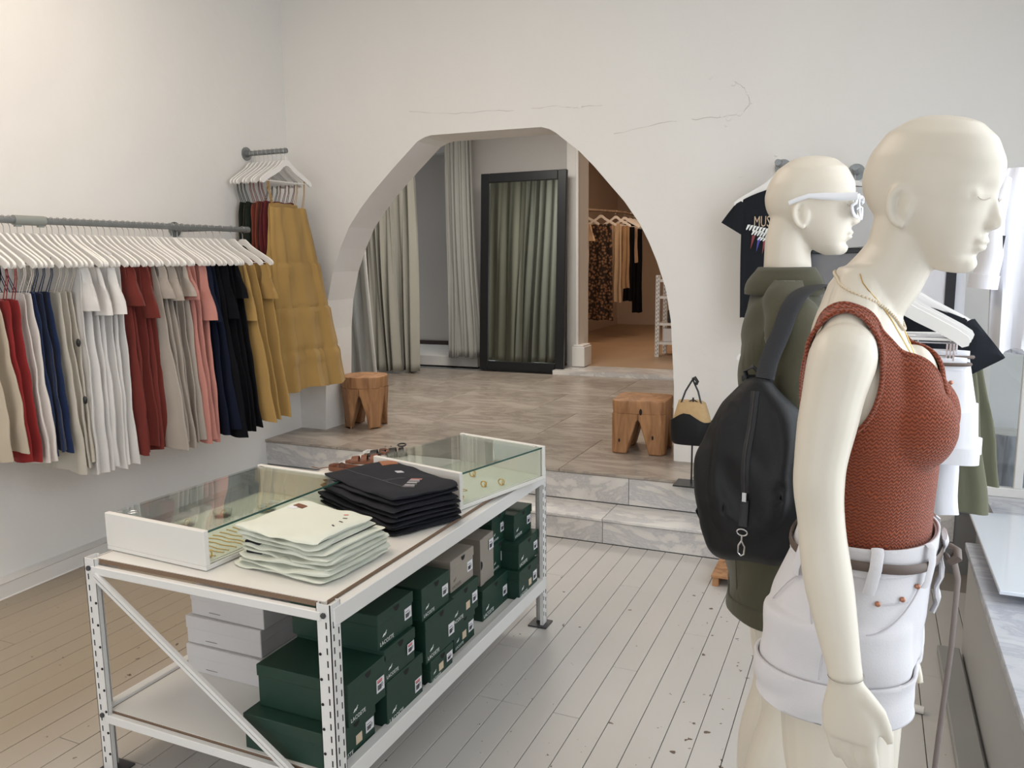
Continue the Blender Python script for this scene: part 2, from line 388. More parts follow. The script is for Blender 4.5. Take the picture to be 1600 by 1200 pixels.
V += [(XL, YB, 0), (XL, YB+TW, 0), (XL, YB, HC), (XL, YB+TW, HC), (XR, YB, 0), (XR, YB+TW, 0), (XR, YB, HC), (XR, YB+TW, HC), (ARCH[0][0], YB, 0), (ARCH[0][0], YB+TW, 0), (ARCH[-1][0], YB, 0), (ARCH[-1][0], YB+TW, 0)]
Fc = []
for i in range(n-1):
    a = 4*i; b = 4*i+4
    Fc += [(a, b, b+2, a+2), (a+1, a+3, b+3, b+1), (a, a+1, b+1, b)]
q = 4*n
Fc += [(q, q+8, 0, 2, q+2), (q+1, q+3, 3, 1, q+9), (q+8, q+9, 1, 0), (q+4, q+6, 4*n-2, 4*n-4, q+10), (q+5, q+11, 4*n-3, 4*n-1, q+7), (q+10, 4*n-4, 4*n-3, q+11)]
bw.add(V, Fc); back = tag(bw.build('wall_back', M_wall), kind='structure')
# fine cracks and flaking paint over the arch
M_crack = mat('crack_shadow_plaster', (.52, .50, .47), .9)
def crack(pts, r=.0016):
    pp = []
    for i in range(len(pts)-1):
        for t in range(5):
            a = Vector(pts[i]).lerp(Vector(pts[i+1]), t/5); pp.append(P(a.x+random.uniform(-1.5, 1.5), a.y+random.uniform(-1.2, 1.2), YB-.0005))
    MB().tube(pp, [r*random.uniform(.3, 1.2) for _ in pp], 5).build('plaster_crack', M_crack, back)
for c in ([(640, 175), (700, 178), (760, 174), (815, 172)], [(830, 169), (870, 166), (900, 168), (950, 163)], [(895, 168), (915, 166)], [(960, 210), (1000, 199), (1050, 190), (1060, 191)], [(1080, 187), (1130, 182), (1165, 176)], [(1150, 128), (1165, 140), (1172, 160), (1160, 178)]): crack(c)
for (px, py, s) in ((1138, 186, 6), (1128, 181, 5), (1155, 178, 6), (1146, 132, 5), (1168, 146, 4), (1110, 122, 4), (1174, 160, 4), (905, 167, 5), (1135, 196, 4), (1157, 276, 3), (1212, 243, 3)):
    c = P(px, py, YB-.0015); MB().ell(c, (s*.0028, .003, s*.0022), nu=9, nv=6).build('plaster_flake', M_wall, back)
# ceiling, walls behind camera
tag(MB().box2((-7.2, -2.4, HC), (1.5, 9.4, HC+.1)).build('ceiling', M_ceil), kind='structure')
fw = MB().box2((-4.6, -2.4, 0), (-3.0, -2.2, HC)).box2((-3.0, -2.4, 2.8), (.6, -2.2, HC)).box2((.6, -2.4, 0), (1.5, -2.2, HC)).build('wall_front', M_wall); tag(fw, kind='structure')
rw = MB().box2((1.26, -2.3, 0), (1.4, 5.0, .42)).box2((1.26, -2.3, 2.95), (1.4, 5.0, HC)).box2((1.26, -2.3, .42), (1.4, -.9, 2.95)).build('wall_right', M_wall); tag(rw, kind='structure')
wn = thing('window_1', None, None); del_keys = None
tag(wn, kind='structure')
fr = MB(); fr.box2((1.27, -.9, .42), (1.33, 5.0, .50)).box2((1.27, -.9, 2.87), (1.33, 5.0, 2.95))
fr.build('window_frame', M_white, wn)
for yy in (-.87, 1.1, 3.0, 4.93): MB().box2((1.27, yy-.03, .5), (1.33, yy+.03, 2.87)).build('mullion', M_white, wn)
for a, b in ((-.84, 1.07), (1.13, 2.97), (3.03, 4.9)): MB().box2((1.295, a, .5), (1.303, b, 2.87)).build('pane', M_wglass, wn)
# marble display ledge under the shop window
lg = thing('trim_1', None, None, (0, 0, 0)); tag(lg, kind='structure')
MB().box2((.412, -.9, 0), (1.27, 3.56, .43)).build('ledge_face', mat('ledge_paint', (.42, .415, .40), .5), lg)
for a, b in ((-.9, .9), (.9, 2.5), (2.5, 3.58)): MB().box2((.398, a+.001, .43), (1.27, b-.001, .46)).build('ledge_slab', M_ledge, lg, bevel=.003)
MB().box2((.55, 3.58, 0), (1.27, YB-.002, .46)).build('ledge_return', M_ledge, lg)
MB().box2((.32, .2, 0), (.40, 3.52, .035)).build('kerb_board', mat('kerb_grey', (.30, .30, .29), .6), lg, bevel=.004)
# glazed partition before the back wall corner
gp = thing('window_2', None, None); tag(gp, kind='structure')
yg = 4.36; gx0 = P(1532, 780, yg).x; rx = P(1588, 780, yg).x
MB().box2((gx0-.02, yg-.02, .46), (1.25, yg+.02, .505)).build('bottom_rail', M_white, gp, bevel=.003)
MB().box2((rx-.018, yg-.02, .505), (rx+.018, yg+.02, 1.55)).build('mullion', M_white, gp, bevel=.003)
MB().box2((gx0-.02, yg-.02, 1.55), (1.25, yg+.02, 1.59)).build('top_rail', M_white, gp, bevel=.003)
MB().box2((gx0, yg-.003, .505), (rx-.018, yg+.003, 1.55)).build('pane', M_wglass, gp)
MB().box2((rx+.018, yg-.003, .505), (1.25, yg+.003, 1.55)).build('pane', M_wglass, gp)
# glass plinth sheet on steel standoffs
sh = thing('display_sheet', 'thick clear glass display sheet raised on round steel feet above the marble window ledge', 'display shelf', (.85, 2.9, .46))
def loc(o, t): o.location = Vector(o.location)-Vector(t.location); return o
g = MB().box((0, .0, .046), (.83, .92, .014)).build('glass_top', mat('frosted_white_glass', (.66, .70, .76), .08, coat=.5), sh, bevel=.002); g.location = (0, .50, 0)
for a, b in ((-.30, .14), (.33, .14), (-.30, .88), (.33, .88)): MB().lathe([(.0, 0), (.018, 0), (.018, .008), (.012, .01), (.012, .03), (.018, .033), (.018, .039), (0, .039)], (a, b, 0)).build('standoff', M_chrome, sh, True)
# log stumps behind the partition
lgs = thing('log_stump', 'grey-barked log stump standing behind the glazed partition at the right', 'log', P(1570, 752, 4.64)*1, group='log stumps behind the glass')
lgs.location.z = .46; lgs.location.y = 4.64
def stump(t, r, h):
    prof = [(r*.97, 0), (r, .02), (r*.985, h*.4), (r*.99, h-.01), (r*.96, h)]; mb = MB()
    mb.rings([[(rr*(1+.02*sin(5*a)+.012*sin(11*a))*cos(a), rr*(1+.02*sin(5*a)+.012*sin(11*a))*sin(a), z) for a in [2*pi*k/36 for k in range(36)]] for rr, z in prof]); mb.build('bark', M_log, t, True)
    MB().lathe([(0, 0), (r*.9, 0), (r*.9, .004), (r*.5, .006), (0, .006)], (0, 0, h-.001), 30).build('cut_end', M_logend, t)
stump(lgs, .115, .26)
l2 = thing('log_stump', 'smaller grey log stump partly behind the hanging olive trousers, left of the other stump', 'log', (lgs.location.x-.21, 4.72, .46), group='log stumps behind the glass'); stump(l2, .09, .26)
# ------------------------------------------------------------------ inner fitting room
IR = []
def st(name, mb, m): return tag(mb.build(name, m), kind='structure')
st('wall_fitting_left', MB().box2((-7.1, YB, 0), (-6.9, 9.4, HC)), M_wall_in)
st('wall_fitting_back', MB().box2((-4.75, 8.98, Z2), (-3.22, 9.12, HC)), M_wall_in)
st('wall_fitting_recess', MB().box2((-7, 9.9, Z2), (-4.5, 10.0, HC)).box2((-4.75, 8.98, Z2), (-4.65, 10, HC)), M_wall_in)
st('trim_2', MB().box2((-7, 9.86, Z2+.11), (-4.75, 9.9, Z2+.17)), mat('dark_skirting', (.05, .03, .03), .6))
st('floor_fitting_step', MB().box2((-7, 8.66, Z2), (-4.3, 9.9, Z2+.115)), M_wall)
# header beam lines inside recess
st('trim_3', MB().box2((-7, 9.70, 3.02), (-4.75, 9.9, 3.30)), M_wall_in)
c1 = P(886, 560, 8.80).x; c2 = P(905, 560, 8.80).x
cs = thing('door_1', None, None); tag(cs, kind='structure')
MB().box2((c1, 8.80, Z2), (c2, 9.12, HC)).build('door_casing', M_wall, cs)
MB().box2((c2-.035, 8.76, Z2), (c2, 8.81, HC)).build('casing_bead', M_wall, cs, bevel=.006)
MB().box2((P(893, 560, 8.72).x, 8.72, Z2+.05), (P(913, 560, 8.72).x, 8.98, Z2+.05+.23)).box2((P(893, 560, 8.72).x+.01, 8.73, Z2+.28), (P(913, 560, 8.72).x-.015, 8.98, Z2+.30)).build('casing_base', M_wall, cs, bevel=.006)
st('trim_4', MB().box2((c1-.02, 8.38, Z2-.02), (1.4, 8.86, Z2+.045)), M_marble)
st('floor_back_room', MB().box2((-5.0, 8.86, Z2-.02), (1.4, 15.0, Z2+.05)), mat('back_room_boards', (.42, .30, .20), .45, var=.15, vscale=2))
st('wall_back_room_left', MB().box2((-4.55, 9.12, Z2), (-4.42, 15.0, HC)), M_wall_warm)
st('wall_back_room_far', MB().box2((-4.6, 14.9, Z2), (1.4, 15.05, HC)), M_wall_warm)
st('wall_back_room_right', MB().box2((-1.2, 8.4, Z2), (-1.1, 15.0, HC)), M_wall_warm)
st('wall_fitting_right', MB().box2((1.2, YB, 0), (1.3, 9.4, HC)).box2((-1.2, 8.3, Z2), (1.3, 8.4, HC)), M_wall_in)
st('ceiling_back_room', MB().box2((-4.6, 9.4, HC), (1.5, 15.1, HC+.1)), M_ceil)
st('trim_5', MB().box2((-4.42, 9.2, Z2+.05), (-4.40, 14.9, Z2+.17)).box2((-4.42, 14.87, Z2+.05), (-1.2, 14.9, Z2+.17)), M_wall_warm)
# big floor mirror
mx0, mx1 = P(748, 575, 8.46).x, P(879, 582, 8.46).x
mr = thing('floor_mirror', 'tall floor mirror in a wide black frame leaning beside the fitting-room curtain', 'mirror', ((mx0+mx1)/2, 8.50, Z2)); mw = (mx1-mx0); mh = 2.26; fwid = .105
mr.rotation_euler = (radians(-3.2), 0, 0)
for s in (-1, 1): MB().box((s*(mw/2-fwid/2), 0, mh/2), (fwid, .05, mh)).build('frame_side', M_frame, mr, bevel=.006)
for zz in (fwid/2, mh-fwid/2): MB().box((0, 0, zz), (mw-2*fwid, .05, fwid)).build('frame_rail', M_frame, mr, bevel=.006)
MB().box((0, .004, mh/2), (mw-2*fwid+.01, .012, mh-2*fwid+.01)).build('mirror_glass', M_mirror, mr)
# curtains
M_cur = mat('sage_curtain', (.40, .39, .34), .9, bump=.3, bscale=200, var=.06, spec=.1, sheen=.3)
M_cur2 = mat('grey_curtain', (.38, .38, .355), .9, bump=.3, bscale=200, var=.06, spec=.1, sheen=.3)
def curtain(label, x0, x1, y, zb, zt, nf, amp, m, pinch=0, skew=0, seed=1, group=None):
    r = random.Random(seed); ph = [r.uniform(0, 6.28) for _ in range(6)]; nu = int(nf*14); nv = 26; V = []; Fc = []
    for j in range(nv+1):
        t = j/nv; z = zb+(zt-zb)*t
        for i in range(nu+1):
            u = i/nu; wv = 1-pinch*t
            xx = (x0+x1)/2+(u-.5)*(x1-x0)*wv+skew*(1-t)
            A = amp*(.55+.45*(1-t))
            yy = y + A*sin(2*pi*nf*u+ph[0]+.9*sin(3*t+ph[2])) + A*.45*sin(2*pi*nf*2.3*u+ph[1]+1.3*t) + .02*sin(5*t+ph[3]*u)
            xx += A*.5*sin(2*pi*nf*1.4*u+ph[4]+.6*t)
            V.append(Vector((xx, yy, z+ (.012*sin(9*u+ph[5]) if j == 0 else 0))))
    for j in range(nv):
        for i in range(nu): a = j*(nu+1)+i; Fc.append((a, a+1, a+nu+2, a+nu+1))
    o = shell('curtain', V, Fc, m, None, .004); tag(o, label, 'curtain', group); return o
curtain('long pale grey-green curtain, the widest panel, hanging at the left inside the arch', -5.42, -4.92, 7.86, Z2+.02, 3.25, 5, .045, M_cur, .25, .05, 3)
curtain('narrower grey-green curtain panel hanging right beside the widest panel left in the arch', -4.97, -4.72, 7.98, Z2+.01, 3.25, 2.5, .05, M_cur, .1, .0, 5)
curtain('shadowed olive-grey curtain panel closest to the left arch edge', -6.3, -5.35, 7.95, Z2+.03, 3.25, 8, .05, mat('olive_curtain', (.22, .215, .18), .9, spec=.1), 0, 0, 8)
curtain('bunched grey curtain gathered beside the black-framed mirror', -4.64, -4.26, 8.55, Z2+.13, 3.2, 7, .055, M_cur2, .30, .04, 11)
curtain('grey-green curtain behind the arch wall, seen as the folds reflected in the mirror', -6.4, -4.85, 5.75, Z2+.03, 3.2, 7, .035, M_cur, .0, 0, 14)
curtain('second curtain behind the arch wall, reflected at the right side of the mirror', -5.0, -3.82, 5.70, Z2+.03, 3.2, 9, .05, M_cur2, .1, 0, 17)
tag(MB().tube([(-6.9, 8.05, 3.27), (-4.3, 8.05, 3.27)], .012, 8).tube([(-4.75, 8.55, 3.22), (-4.1, 8.55, 3.22)], .012, 8).build('curtain_rod', M_dark, None, True), 'thin dark rod carrying the fitting-room curtains', 'curtain rod')
# ------------------------------------------------------------------ wooden stools on the platform
def stool(label, cx, cy, rz, wd, dp, h, splay, rnd, cr):
    t = thing('wooden_stool', label, 'stool', (cx, cy, Z2), rz, 'log stools by the arch'); r = random.Random(int(h*1000))
    zt = h*.42
    n = 28
    def outl(k, z): a = 2*pi*k/n; e = rnd; c, s = cos(a), sin(a); return (wd/2*math.copysign(abs(c)**e, c)*(1-.012*sin(7*a+z*9)), dp/2*math.copysign(abs(s)**e, s)*(1-.012*cos(5*a)))
    seat = MB(); R = []
    for z, s in ((h-.085, .985), (h-.05, 1.0), (h-.012, 1.0), (h-.003, .99), (h, .965)): R.append([(outl(k, z)[0]*s, outl(k, z)[1]*s, z) for k in range(n)])
    seat.rings(R).build('seat', M_stool, t, True)
    for sx in (-1, 1):
        for sy in (-1, 1):
            mb = MB(); R = []
            for z, inn, tw in ((h-.085, .0, 1), (h*.64, .002, 1), (h*.60, .012, 1), (h*.3, .045, 1), (0, .075, 1)):
                ox, oy = sx*wd/2*.985, sy*dp/2*.985; ix, iy = sx*inn, sy*inn
                ox *= splay + (1-splay)*(z/h); oy *= splay+(1-splay)*(z/h)
                c = .03 if rnd < .6 else .07
                R.append([(ix, iy, z), (ox, iy, z), (ox, oy-sy*c, z), (ox-sx*c, oy, z), (ix, oy, z)])
            mb.rings(R).build('leg', M_stool, t, bevel=.006)
    if cr:
        for (a, b, c2, s) in ((.02, -dp/2-.0, h*.80, .012), (.10, -dp/2-.0, h*.33, .008), (-.12, -dp/2, h*.25, .007)): MB().ell((a, b, c2), (s*.8, .003, s*1.8), nu=9, nv=6).build('wood_crack', M_hole, t)
    return t
sL = stool('rounded light wood log stool with splayed legs, at the left side of the arch', -3.575, 5.22, .25, .34, .33, .40, .86, .75, 0)
sR = stool('square cracked brown block stool on tapered legs, at the right side of the arch', -1.36, 5.02+.2, .06, .36, .36, .355, 1.0, .28, 1)
# ================================================================== SHOP TABLE (steel shelving frame)
TX0, TX1, TY0, TY1, TZ = -2.165, -1.25, 1.625, 3.165, .715
tb = thing('shelving_table', 'white slotted-steel shelving unit used as a display table in the middle of the floor', 'table', (-1.7, 2.4, 0))
tb.rotation_euler = (0, 0, 0)
def tbp(mb, name, m, smooth=False, bevel=0):
    mb.v = [(a+1.7, b-2.4, c) for a, b, c in mb.v]; return mb.build(name, m, tb, smooth, bevel)
for ix, x in ((1, TX0), (-1, TX1)):
    for iy, y in ((1, TY0), (-1, TY1)):
        mb = MB(); mb.box2((x, y, .004), (x+ix*.045, y+iy*.0025, TZ)); mb.box2((x, y, .004), (x+ix*.0025, y+iy*.045, TZ))
        mb.box2((x+ix*.043, y, .004), (x+ix*.045, y+iy*.014, TZ)); mb.box2((x, y+iy*.043, .004), (x+ix*.014, y+iy*.045, TZ))
        tbp(mb, 'post', M_white)
        sl = MB(); z = .045
        while z < TZ-.03:
            sl.box((x+ix*.014, y-iy*.0004, z), (.0036, .0012, .018))
            for q in (.012, .034): sl.box((x-ix*.0004, y+iy*q, z+(.012 if q > .02 else 0)), (.0012, .0036, .018))
            z += .036
        so = tbp(sl, 'slots', M_hole); so['kind'] = 'stuff'
        tbp(MB().box((x+ix*.022, y+iy*.022, .003), (.085, .085, .006)), 'foot_plate', M_dark)
for zt, bh in ((TZ-.012, .052), (.222, .055)):
    for x in (TX0, TX1):
        s = 1 if x == TX1 else -1
        tbp(MB().box2((x-.028*s, TY0+.012, zt-bh), (x+.005*s, TY1-.012, zt)), 'long_beam', M_white, bevel=.002)
    for y in (TY0, TY1): tbp(MB().box2((TX0+.03, y-.003, zt-.036-(.0 if zt > .5 else .01)), (TX1-.03, y+.016, zt-(.010 if zt > .5 else .018))), 'end_beam', M_white, bevel=.002)
    for y0 in (TY0+.018,):
        zz = TZ-.002 if zt > .5 else zt-.012
        tbp(MB().box2((TX0+.03, y0+.002, zz-.016), (TX1-.03, TY1-.02, zz)), 'board', M_board)
        tbp(MB().box2((TX0+.045, y0-.001, zz-.0155), (TX1-.045, y0+.002, zz-.002)), 'chipboard_edge', M_chip)
        for s, xx in ((1, TX1-.03), (-1, TX0+.03)): tbp(MB().box2((xx, TY0+.03, zz-.010), (xx+s*.002, TY1-.03, zz+.0005)), 'board_edge_band', M_chip)
# diagonal brace on the near end, and one on the far end
for y, fl_ in ((TY0-.004, 1), (TY1+.004, -1)):
    a, b = Vector((TX0+.045, y, TZ-.05)), Vector((TX1-.02, y, .115)) if fl_ > 0 else Vector((TX1-.02, y, .115))
    d = (b-a); L_ = d.length; ang = math.atan2(d.z, d.x)
    R = Matrix.Rotation(-ang, 3, 'Y')
    for off in (-.009, .009):
        tbp(MB().box((a+b)/2+R@Vector((0, 0, off)), (L_, .004 if off < 0 else .012, .011), tilt=R), 'diagonal_brace', M_white)
    tbp(MB().box((a+b)/2+Vector((0, .003*fl_, 0)), (L_, .002, .012), tilt=R), 'brace_channel', mat('brace_inner', (.25, .24, .23), .5))
for x, z in ((TX0+.02, TZ-.03), (TX1-.02, TZ-.03), (TX0+.02, .20), (TX1-.02, .20)):
    mb = MB(); mb.rings([[(x+.008*cos(2*pi*k/6), TY0-.0035-dy, z+.008*sin(2*pi*k/6)) for k in range(6)] for dy in (-.003, .003)]); tbp(mb, 'bolt', M_dark)
for z in range(8): 
    for x in (TX0+.037, TX1-.037):
        mb = MB(); zz = .07+.072*z; mb.rings([[(x+.0042*cos(2*pi*k/8), TY0-.001-dy, zz+.0042*sin(2*pi*k/8)) for k in range(8)] for dy in (-.001, .001)]); tbp(mb, 'bolt_hole', M_hole)
SZ = .210                                                    # top of lower board
# ------------------------------------------------------------------ shoe boxes
CROC = [(0, .30), (.10, .36), (.16, .50), (.30, .62), (.44, .66), (.58, .62), (.74, .74), (1.0, .98), (.98, .86), (.80, .60), (.95, .52), (.78, .46), (.62, .42), (.64, .25), (.54, .28), (.50, .38), (.34, .38), (.34, .20), (.24, .24), (.24, .36), (.12, .24), (.0, .22)]
TXT = textmesh('LACOSTE', .0185)
TXT_D = TXT.copy(); TXT.materials.append(M_inkw); TXT_D.materials.append(mat('ink_grey', (.16, .14, .12), .7))
def emb(m): return MB().prism([(a*.024, b*.020) for a, b in CROC], -.0003, .0003).mesh('emblem')
EMB = emb(0); EMB.materials.append(M_inkw); EMB_D = EMB.copy(); EMB_D.materials.clear(); EMB_D.materials.append(MATS['ink_grey'])
STK = MB().box((0, 0, 0), (.0008, .040, .042)).mesh('sticker'); STK.materials.append(M_sticker)
_b = MB()
for i in range(9): _b.box((.0006, -.014+i*.0022, -.006), (.0004, .0011 if i % 3 else .0016, .016))
_b.box((.0006, .008, .002), (.0004, .010, .002)); _b.box((.0006, .008, -.003), (.0004, .012, .002)); _b.box((.0006, .008, -.008), (.0004, .008, .002)); _b.box((.0006, -.004, .009), (.0004, .022, .002))
BAR = _b.mesh('barcode'); BAR.materials.append(M_ink)
STR = MB().box((.0006, -.004, .014), (.0004, .026, .007)).mesh('red_print'); STR.materials.append(mat('ink_pink', (.65, .2, .2), .6))
STT = MB().box((0, 0, 0), (.0008, .030, .028)).mesh('price_label'); STT.materials.append(M_tan)
def shoebox(label, x, y0, y1, z0, h, m=None, depth=.32, red=False, tan=False, lid=.036, side=False, rz=0, logo=True, cat='box', group='shoe boxes on the lower shelf', orient='x'):
    m = m or M_green; wd = y1-y0
    t = thing('shoe_box', label, cat, (x, (y0+y1)/2, z0), rz, group)
    if side:   # box standing on its long side: the lid faces sideways
        MB().box2((-depth, -wd/2+.03, 0), (-.003, wd/2, h)).build('base', m, t, bevel=.0015)
        MB().box2((-depth-.001, -wd/2, -.0), (0, -wd/2+.034, h)).build('lid', m, t, bevel=.0015)
        MB().prism([(.020*cos(a), .014*sin(a)) for a in [pi*k/10 for k in range(11)]], 0, .0012, ax=0)
        mb = MB(); mb.add([(0.0012, -wd/2+.001+.016*sin(a), h*.45+.018*cos(a)) for a in [pi*k/10 for k in range(11)]], [tuple(range(11))]); mb.build('thumb_hole', M_hole, t)
        s = link('sticker', STK, None, t); s.location = (.0006, wd/2-.028, h-.045); b = link('barcode', BAR, None, s); return t
    MB().box2((-depth+.003, -wd/2+.003, 0), (-.003, wd/2-.003, h-.006)).build('base', m, t, bevel=.0015)
    l = MB().box2((-depth, -wd/2, h-lid), (0, wd/2, h)).build('lid', m, t, bevel=.002)
    mb = MB(); pts = [(.0012, .002+.015*cos(a), h-.007-.017*sin(a)) for a in [pi*k/10 for k in range(11)]]; mb.add(pts, [tuple(range(11))]); mb.build('thumb_hole', M_hole, t)
    if logo:
        k = wd/.21
        o = link('lettering', TXT if m is M_green else TXT_D, None, t); o.rotation_euler = (pi/2, 0, pi/2); o.location = (.0004-.003+.0006, -wd/2+.012, .010); o.scale = (k, k, k)
        o = link('emblem', EMB if m is M_green else EMB_D, None, t); o.rotation_euler = (0, 0, pi/2); o.location = (.0004-.003+.0006, -wd/2+.028*k, .030); o.scale = (k, k, k)
        s = link('sticker', STK, None, t); s.location = (.0006 if h-.036 < .07 else -.0022, wd/2-.030, .050); sc = min(1, h/.13); s.scale = (1, 1, sc); link('barcode', BAR, None, s)
        if red: link('red_print', STR, None, s)
        if tan: s = link('price_label', STT, None, t); s.location = (-.0022, wd/2-.085, .040)
    return t
C8 = lambda x, y: (480+x/2.221, 660+y/2.221)
BX = dict(a=[(243, 665), (370, 590), (368, 715), (247, 785)], b=[(290, 795), (395, 715), (397, 820), (290, 920)], c=[(298, 890), (425, 820), (425, 965), (302, 1055)], d=[(155, 915), (290, 805), (285, 965), (155, 1060)], e=[(95, 1065), (240, 990), (240, 1110), (95, 1200)], f=[(398, 580), (495, 510), (495, 625), (400, 690)], g=[(415, 680), (520, 620), (522, 765), (420, 830)], h=[(430, 830), (510, 760), (508, 850), (430, 915)], i=[(498, 480), (580, 430), (578, 540), (498, 590)], j=[(500, 600), (595, 540), (597, 650), (500, 710)], k=[(510, 690), (583, 640), (583, 745), (510, 800)], m=[(610, 570), (700, 525), (697, 620), (608, 690)], o1=[(718, 325), (780, 280), (780, 370), (720, 410)], o2=[(735, 425), (803, 370), (803, 460), (735, 510)], o3=[(740, 520), (803, 465), (803, 560), (738, 620)])
def solve(key, zb):
    q = [PX(*C8(*p), -1.33) for p in BX[key]]; zbm = (q[2].z+q[3].z)/2; ztm = (q[0].z+q[1].z)/2
    f = (1.6-zb)/(1.6-zbm); return -1.33*f, (q[0].y+q[3].y)/2*f, (q[1].y+q[2].y)/2*f, (ztm-zbm)*f
L8 = dict(e=('green shoe box at the bottom of the nearest stack, behind the near steel post', 0, 1), d=('large green shoe box on top of the nearest stack, lid tilted to the post', 1, 0),
 c=('green shoe box at the bottom of the second stack from the near post', 1, 0), b=('green shoe box in the middle of the second stack from the near post', 1, 0), a=('green shoe box at the top of the second stack, right under the table beam', 0, 0),
 h=('low green shoe box with a cream label at the bottom of the third stack', 0, 1), g=('green shoe box in the middle of the third stack from the near post', 0, 0), f=('green shoe box at the top of the third stack beside the grey-beige box', 0, 0),
 k=('green shoe box with a cream label at the bottom of the fourth stack', 0, 1), j=('green shoe box with a cream label just below the lying grey-beige box', 0, 1), i=('grey-beige shoe box lying on top of the fourth stack', 0, 0),
 m=('single green shoe box below the upright grey-beige box', 0, 0), o3=('green shoe box with a small cream label at the bottom of the farthest stack', 0, 1), o2=('green shoe box in the middle of the farthest stack', 0, 0), o1=('green shoe box at the top of the farthest stack beside the far post', 0, 0))
tops = {}
for stack in ('ed', 'cba', 'hgf', 'kji', 'm', ('o3', 'o2', 'o1')):
    zb = SZ-.0; 
    for key in stack:
        x, y0, y1, h = solve(key, zb); h = max(.085, min(.15, h)); x = min(-1.262, max(-1.39, x))
        lab, red, tan = L8[key]
        shoebox(lab, x, y0, y1, zb, h, M_beige if key == 'i' else M_green, red=bool(red), tan=bool(tan))
        zb += h+.0008; tops[key] = (x, y0, y1, zb)
x, y0, y1, zb = tops['m']
q = [PX(*C8(*p), -1.34) for p in ((600, 410), (650, 390), (648, 545), (600, 590))]
shoebox('grey-beige shoe box standing on its long side on the single green box', -1.34, q[0].y, q[1].y-.005, zb, q[0].z-zb, M_beige, side=True)
yn = q[1].y+.0
for kk, lb in enumerate(('green shoe box half hidden directly right of the upright grey-beige box, lower one', 'green shoe box half hidden right of the upright grey-beige box, upper one')):
    shoebox(lb, -1.35, yn, yn+.135, zb+.122*kk, .121)
ld = MB().box2((-1.70, tops['m'][1]-.045, SZ), (-1.37, tops['m'][1]-.008, SZ+.19)).build('box_lid', M_beige, bevel=.002); tag(ld, 'slim grey-beige carton standing on edge between the green stacks on the lower shelf', 'box')
# white cartons at the left end of the lower shelf
wlab = ['bottom', 'middle', 'top']
def wbox(name, label, x0, x1, y0, y1, z0, z1, rz=0, m=None):
    t = thing(name, label, 'box', ((x0+x1)/2, (y0+y1)/2, z0), rz, 'white cartons on the lower shelf'); m = m or M_wcard
    a, b = (x1-x0)/2, (y1-y0)/2; h = z1-z0
    MB().box2((-a+.002, -b+.002, 0), (a-.002, b-.002, h-.003)).build('base', m, t, bevel=.002); MB().box2((-a, -b, h-.045), (a, b, h)).build('lid', m, t, bevel=.002)
    MB().box((-a+.11, -b-.0003, .018), (.05, .0008, .0015)).build('carton_slit', mat('slit_grey', (.2, .19, .19), .8), t); return t
for kk in range(3):
    sh_ = [0, -.004, .012][kk]
    wbox('carton', 'white carton at the %s of the front stack, behind the diagonal brace' % wlab[kk], -2.10+sh_, -1.775+sh_+(.015 if kk == 0 else 0), 1.93+.01*kk, 2.20, SZ+.099*kk, SZ+.099*(kk+1)-.001, [0, .01, -.02][kk])
for kk in range(2):
    wbox('carton', 'grey-shaded white carton, %s one of the second stack beside the green boxes' % ('lower', 'upper')[kk], -2.06, -1.70, 2.28, 2.52, SZ+.13*kk, SZ+.13*(kk+1)-.001)
wbox('carton', 'white carton lying far back on the lower shelf behind the other cartons', -2.06, -1.70, 2.62, 2.9, SZ, SZ+.15)
# ------------------------------------------------------------------ glass display cases
def case(label, A, B, C_, h, seed):
    # A: near-left base corner, B: near-right base corner, C_: far-right base corner (on the table top)
    ux = (B-A); wd = ux.length; rz = math.atan2(ux.y, ux.x); dp = (C_-B).length
    t = thing('display_case', label, 'display case', A.lerp(B, .5), rz)
    T = .018
    MB().box2((-wd/2, 0, 0), (wd/2, dp, .014)).build('base', M_board, t, bevel=.002)
    MB().box2((-wd/2, 0, .014), (wd/2, T, h)).build('front_panel', M_board, t, bevel=.0015)
    MB().box2((-wd/2, dp-T, .014), (wd/2, dp, h)).build('rear_panel', M_board, t, bevel=.0015)
    for s in (-1, 1): MB().box2((s*(wd/2-.008)-.003, T, .014), (s*(wd/2-.008)+.003, dp-T, h-.010)).build('side_glass', M_glass, t)
    lid = MB().box2((-wd/2+.005, T+.002, h-.009), (wd/2-.004, dp-T-.002, h-.003)).build('glass_lid', M_glass, t)
    MB().box2((wd/2-.0042, T+.002, h-.009), (wd/2-.0025, dp-T-.002, h-.003)).build('lid_edge', M_gedge, lid)
    MB().box2((-wd/2+.02, T+.001, .014), (wd/2-.02, dp-T-.001, .0165)).build('tray', mat('pale_tray', (.62, .64, .55), .6), t)
    for (a, b) in ((-wd/2+.03, T+.012), (wd/2-.035, dp-T-.012), (-wd/2+.03, dp-T-.012)):
        MB().box((a, b, h-.001), (.022, .010, .003)).build('clip', M_chrome, t, bevel=.001)
    return t, wd, dp
A, B, C1 = onz(168, 858, TZ), onz(322, 893, TZ), onz(511, 789, TZ)
h1 = P(322, 832, B.y).z-TZ
c1t, wd, dp = case('shallow white and glass jewellery case at the near left end of the table', A, B, C1, h1, 1)
def inside(t, lx, ly, lz=.0165): return t.matrix_local @ Vector((lx, ly, lz)) if False else (Matrix.Translation(t.location) @ Matrix.Rotation(t.rotation_euler.z, 4, 'Z')) @ Vector((lx, ly, lz))
def torus(R_, r_, c=(0, 0, 0), tilt=None, n=28, m2=8):
    T = tilt or Matrix.Identity(3)
    return MB().tube([Vector(c)+T@Vector((R_*cos(2*pi*k/n), R_*sin(2*pi*k/n), 0)) for k in range(n)], r_, m2, closed=True)
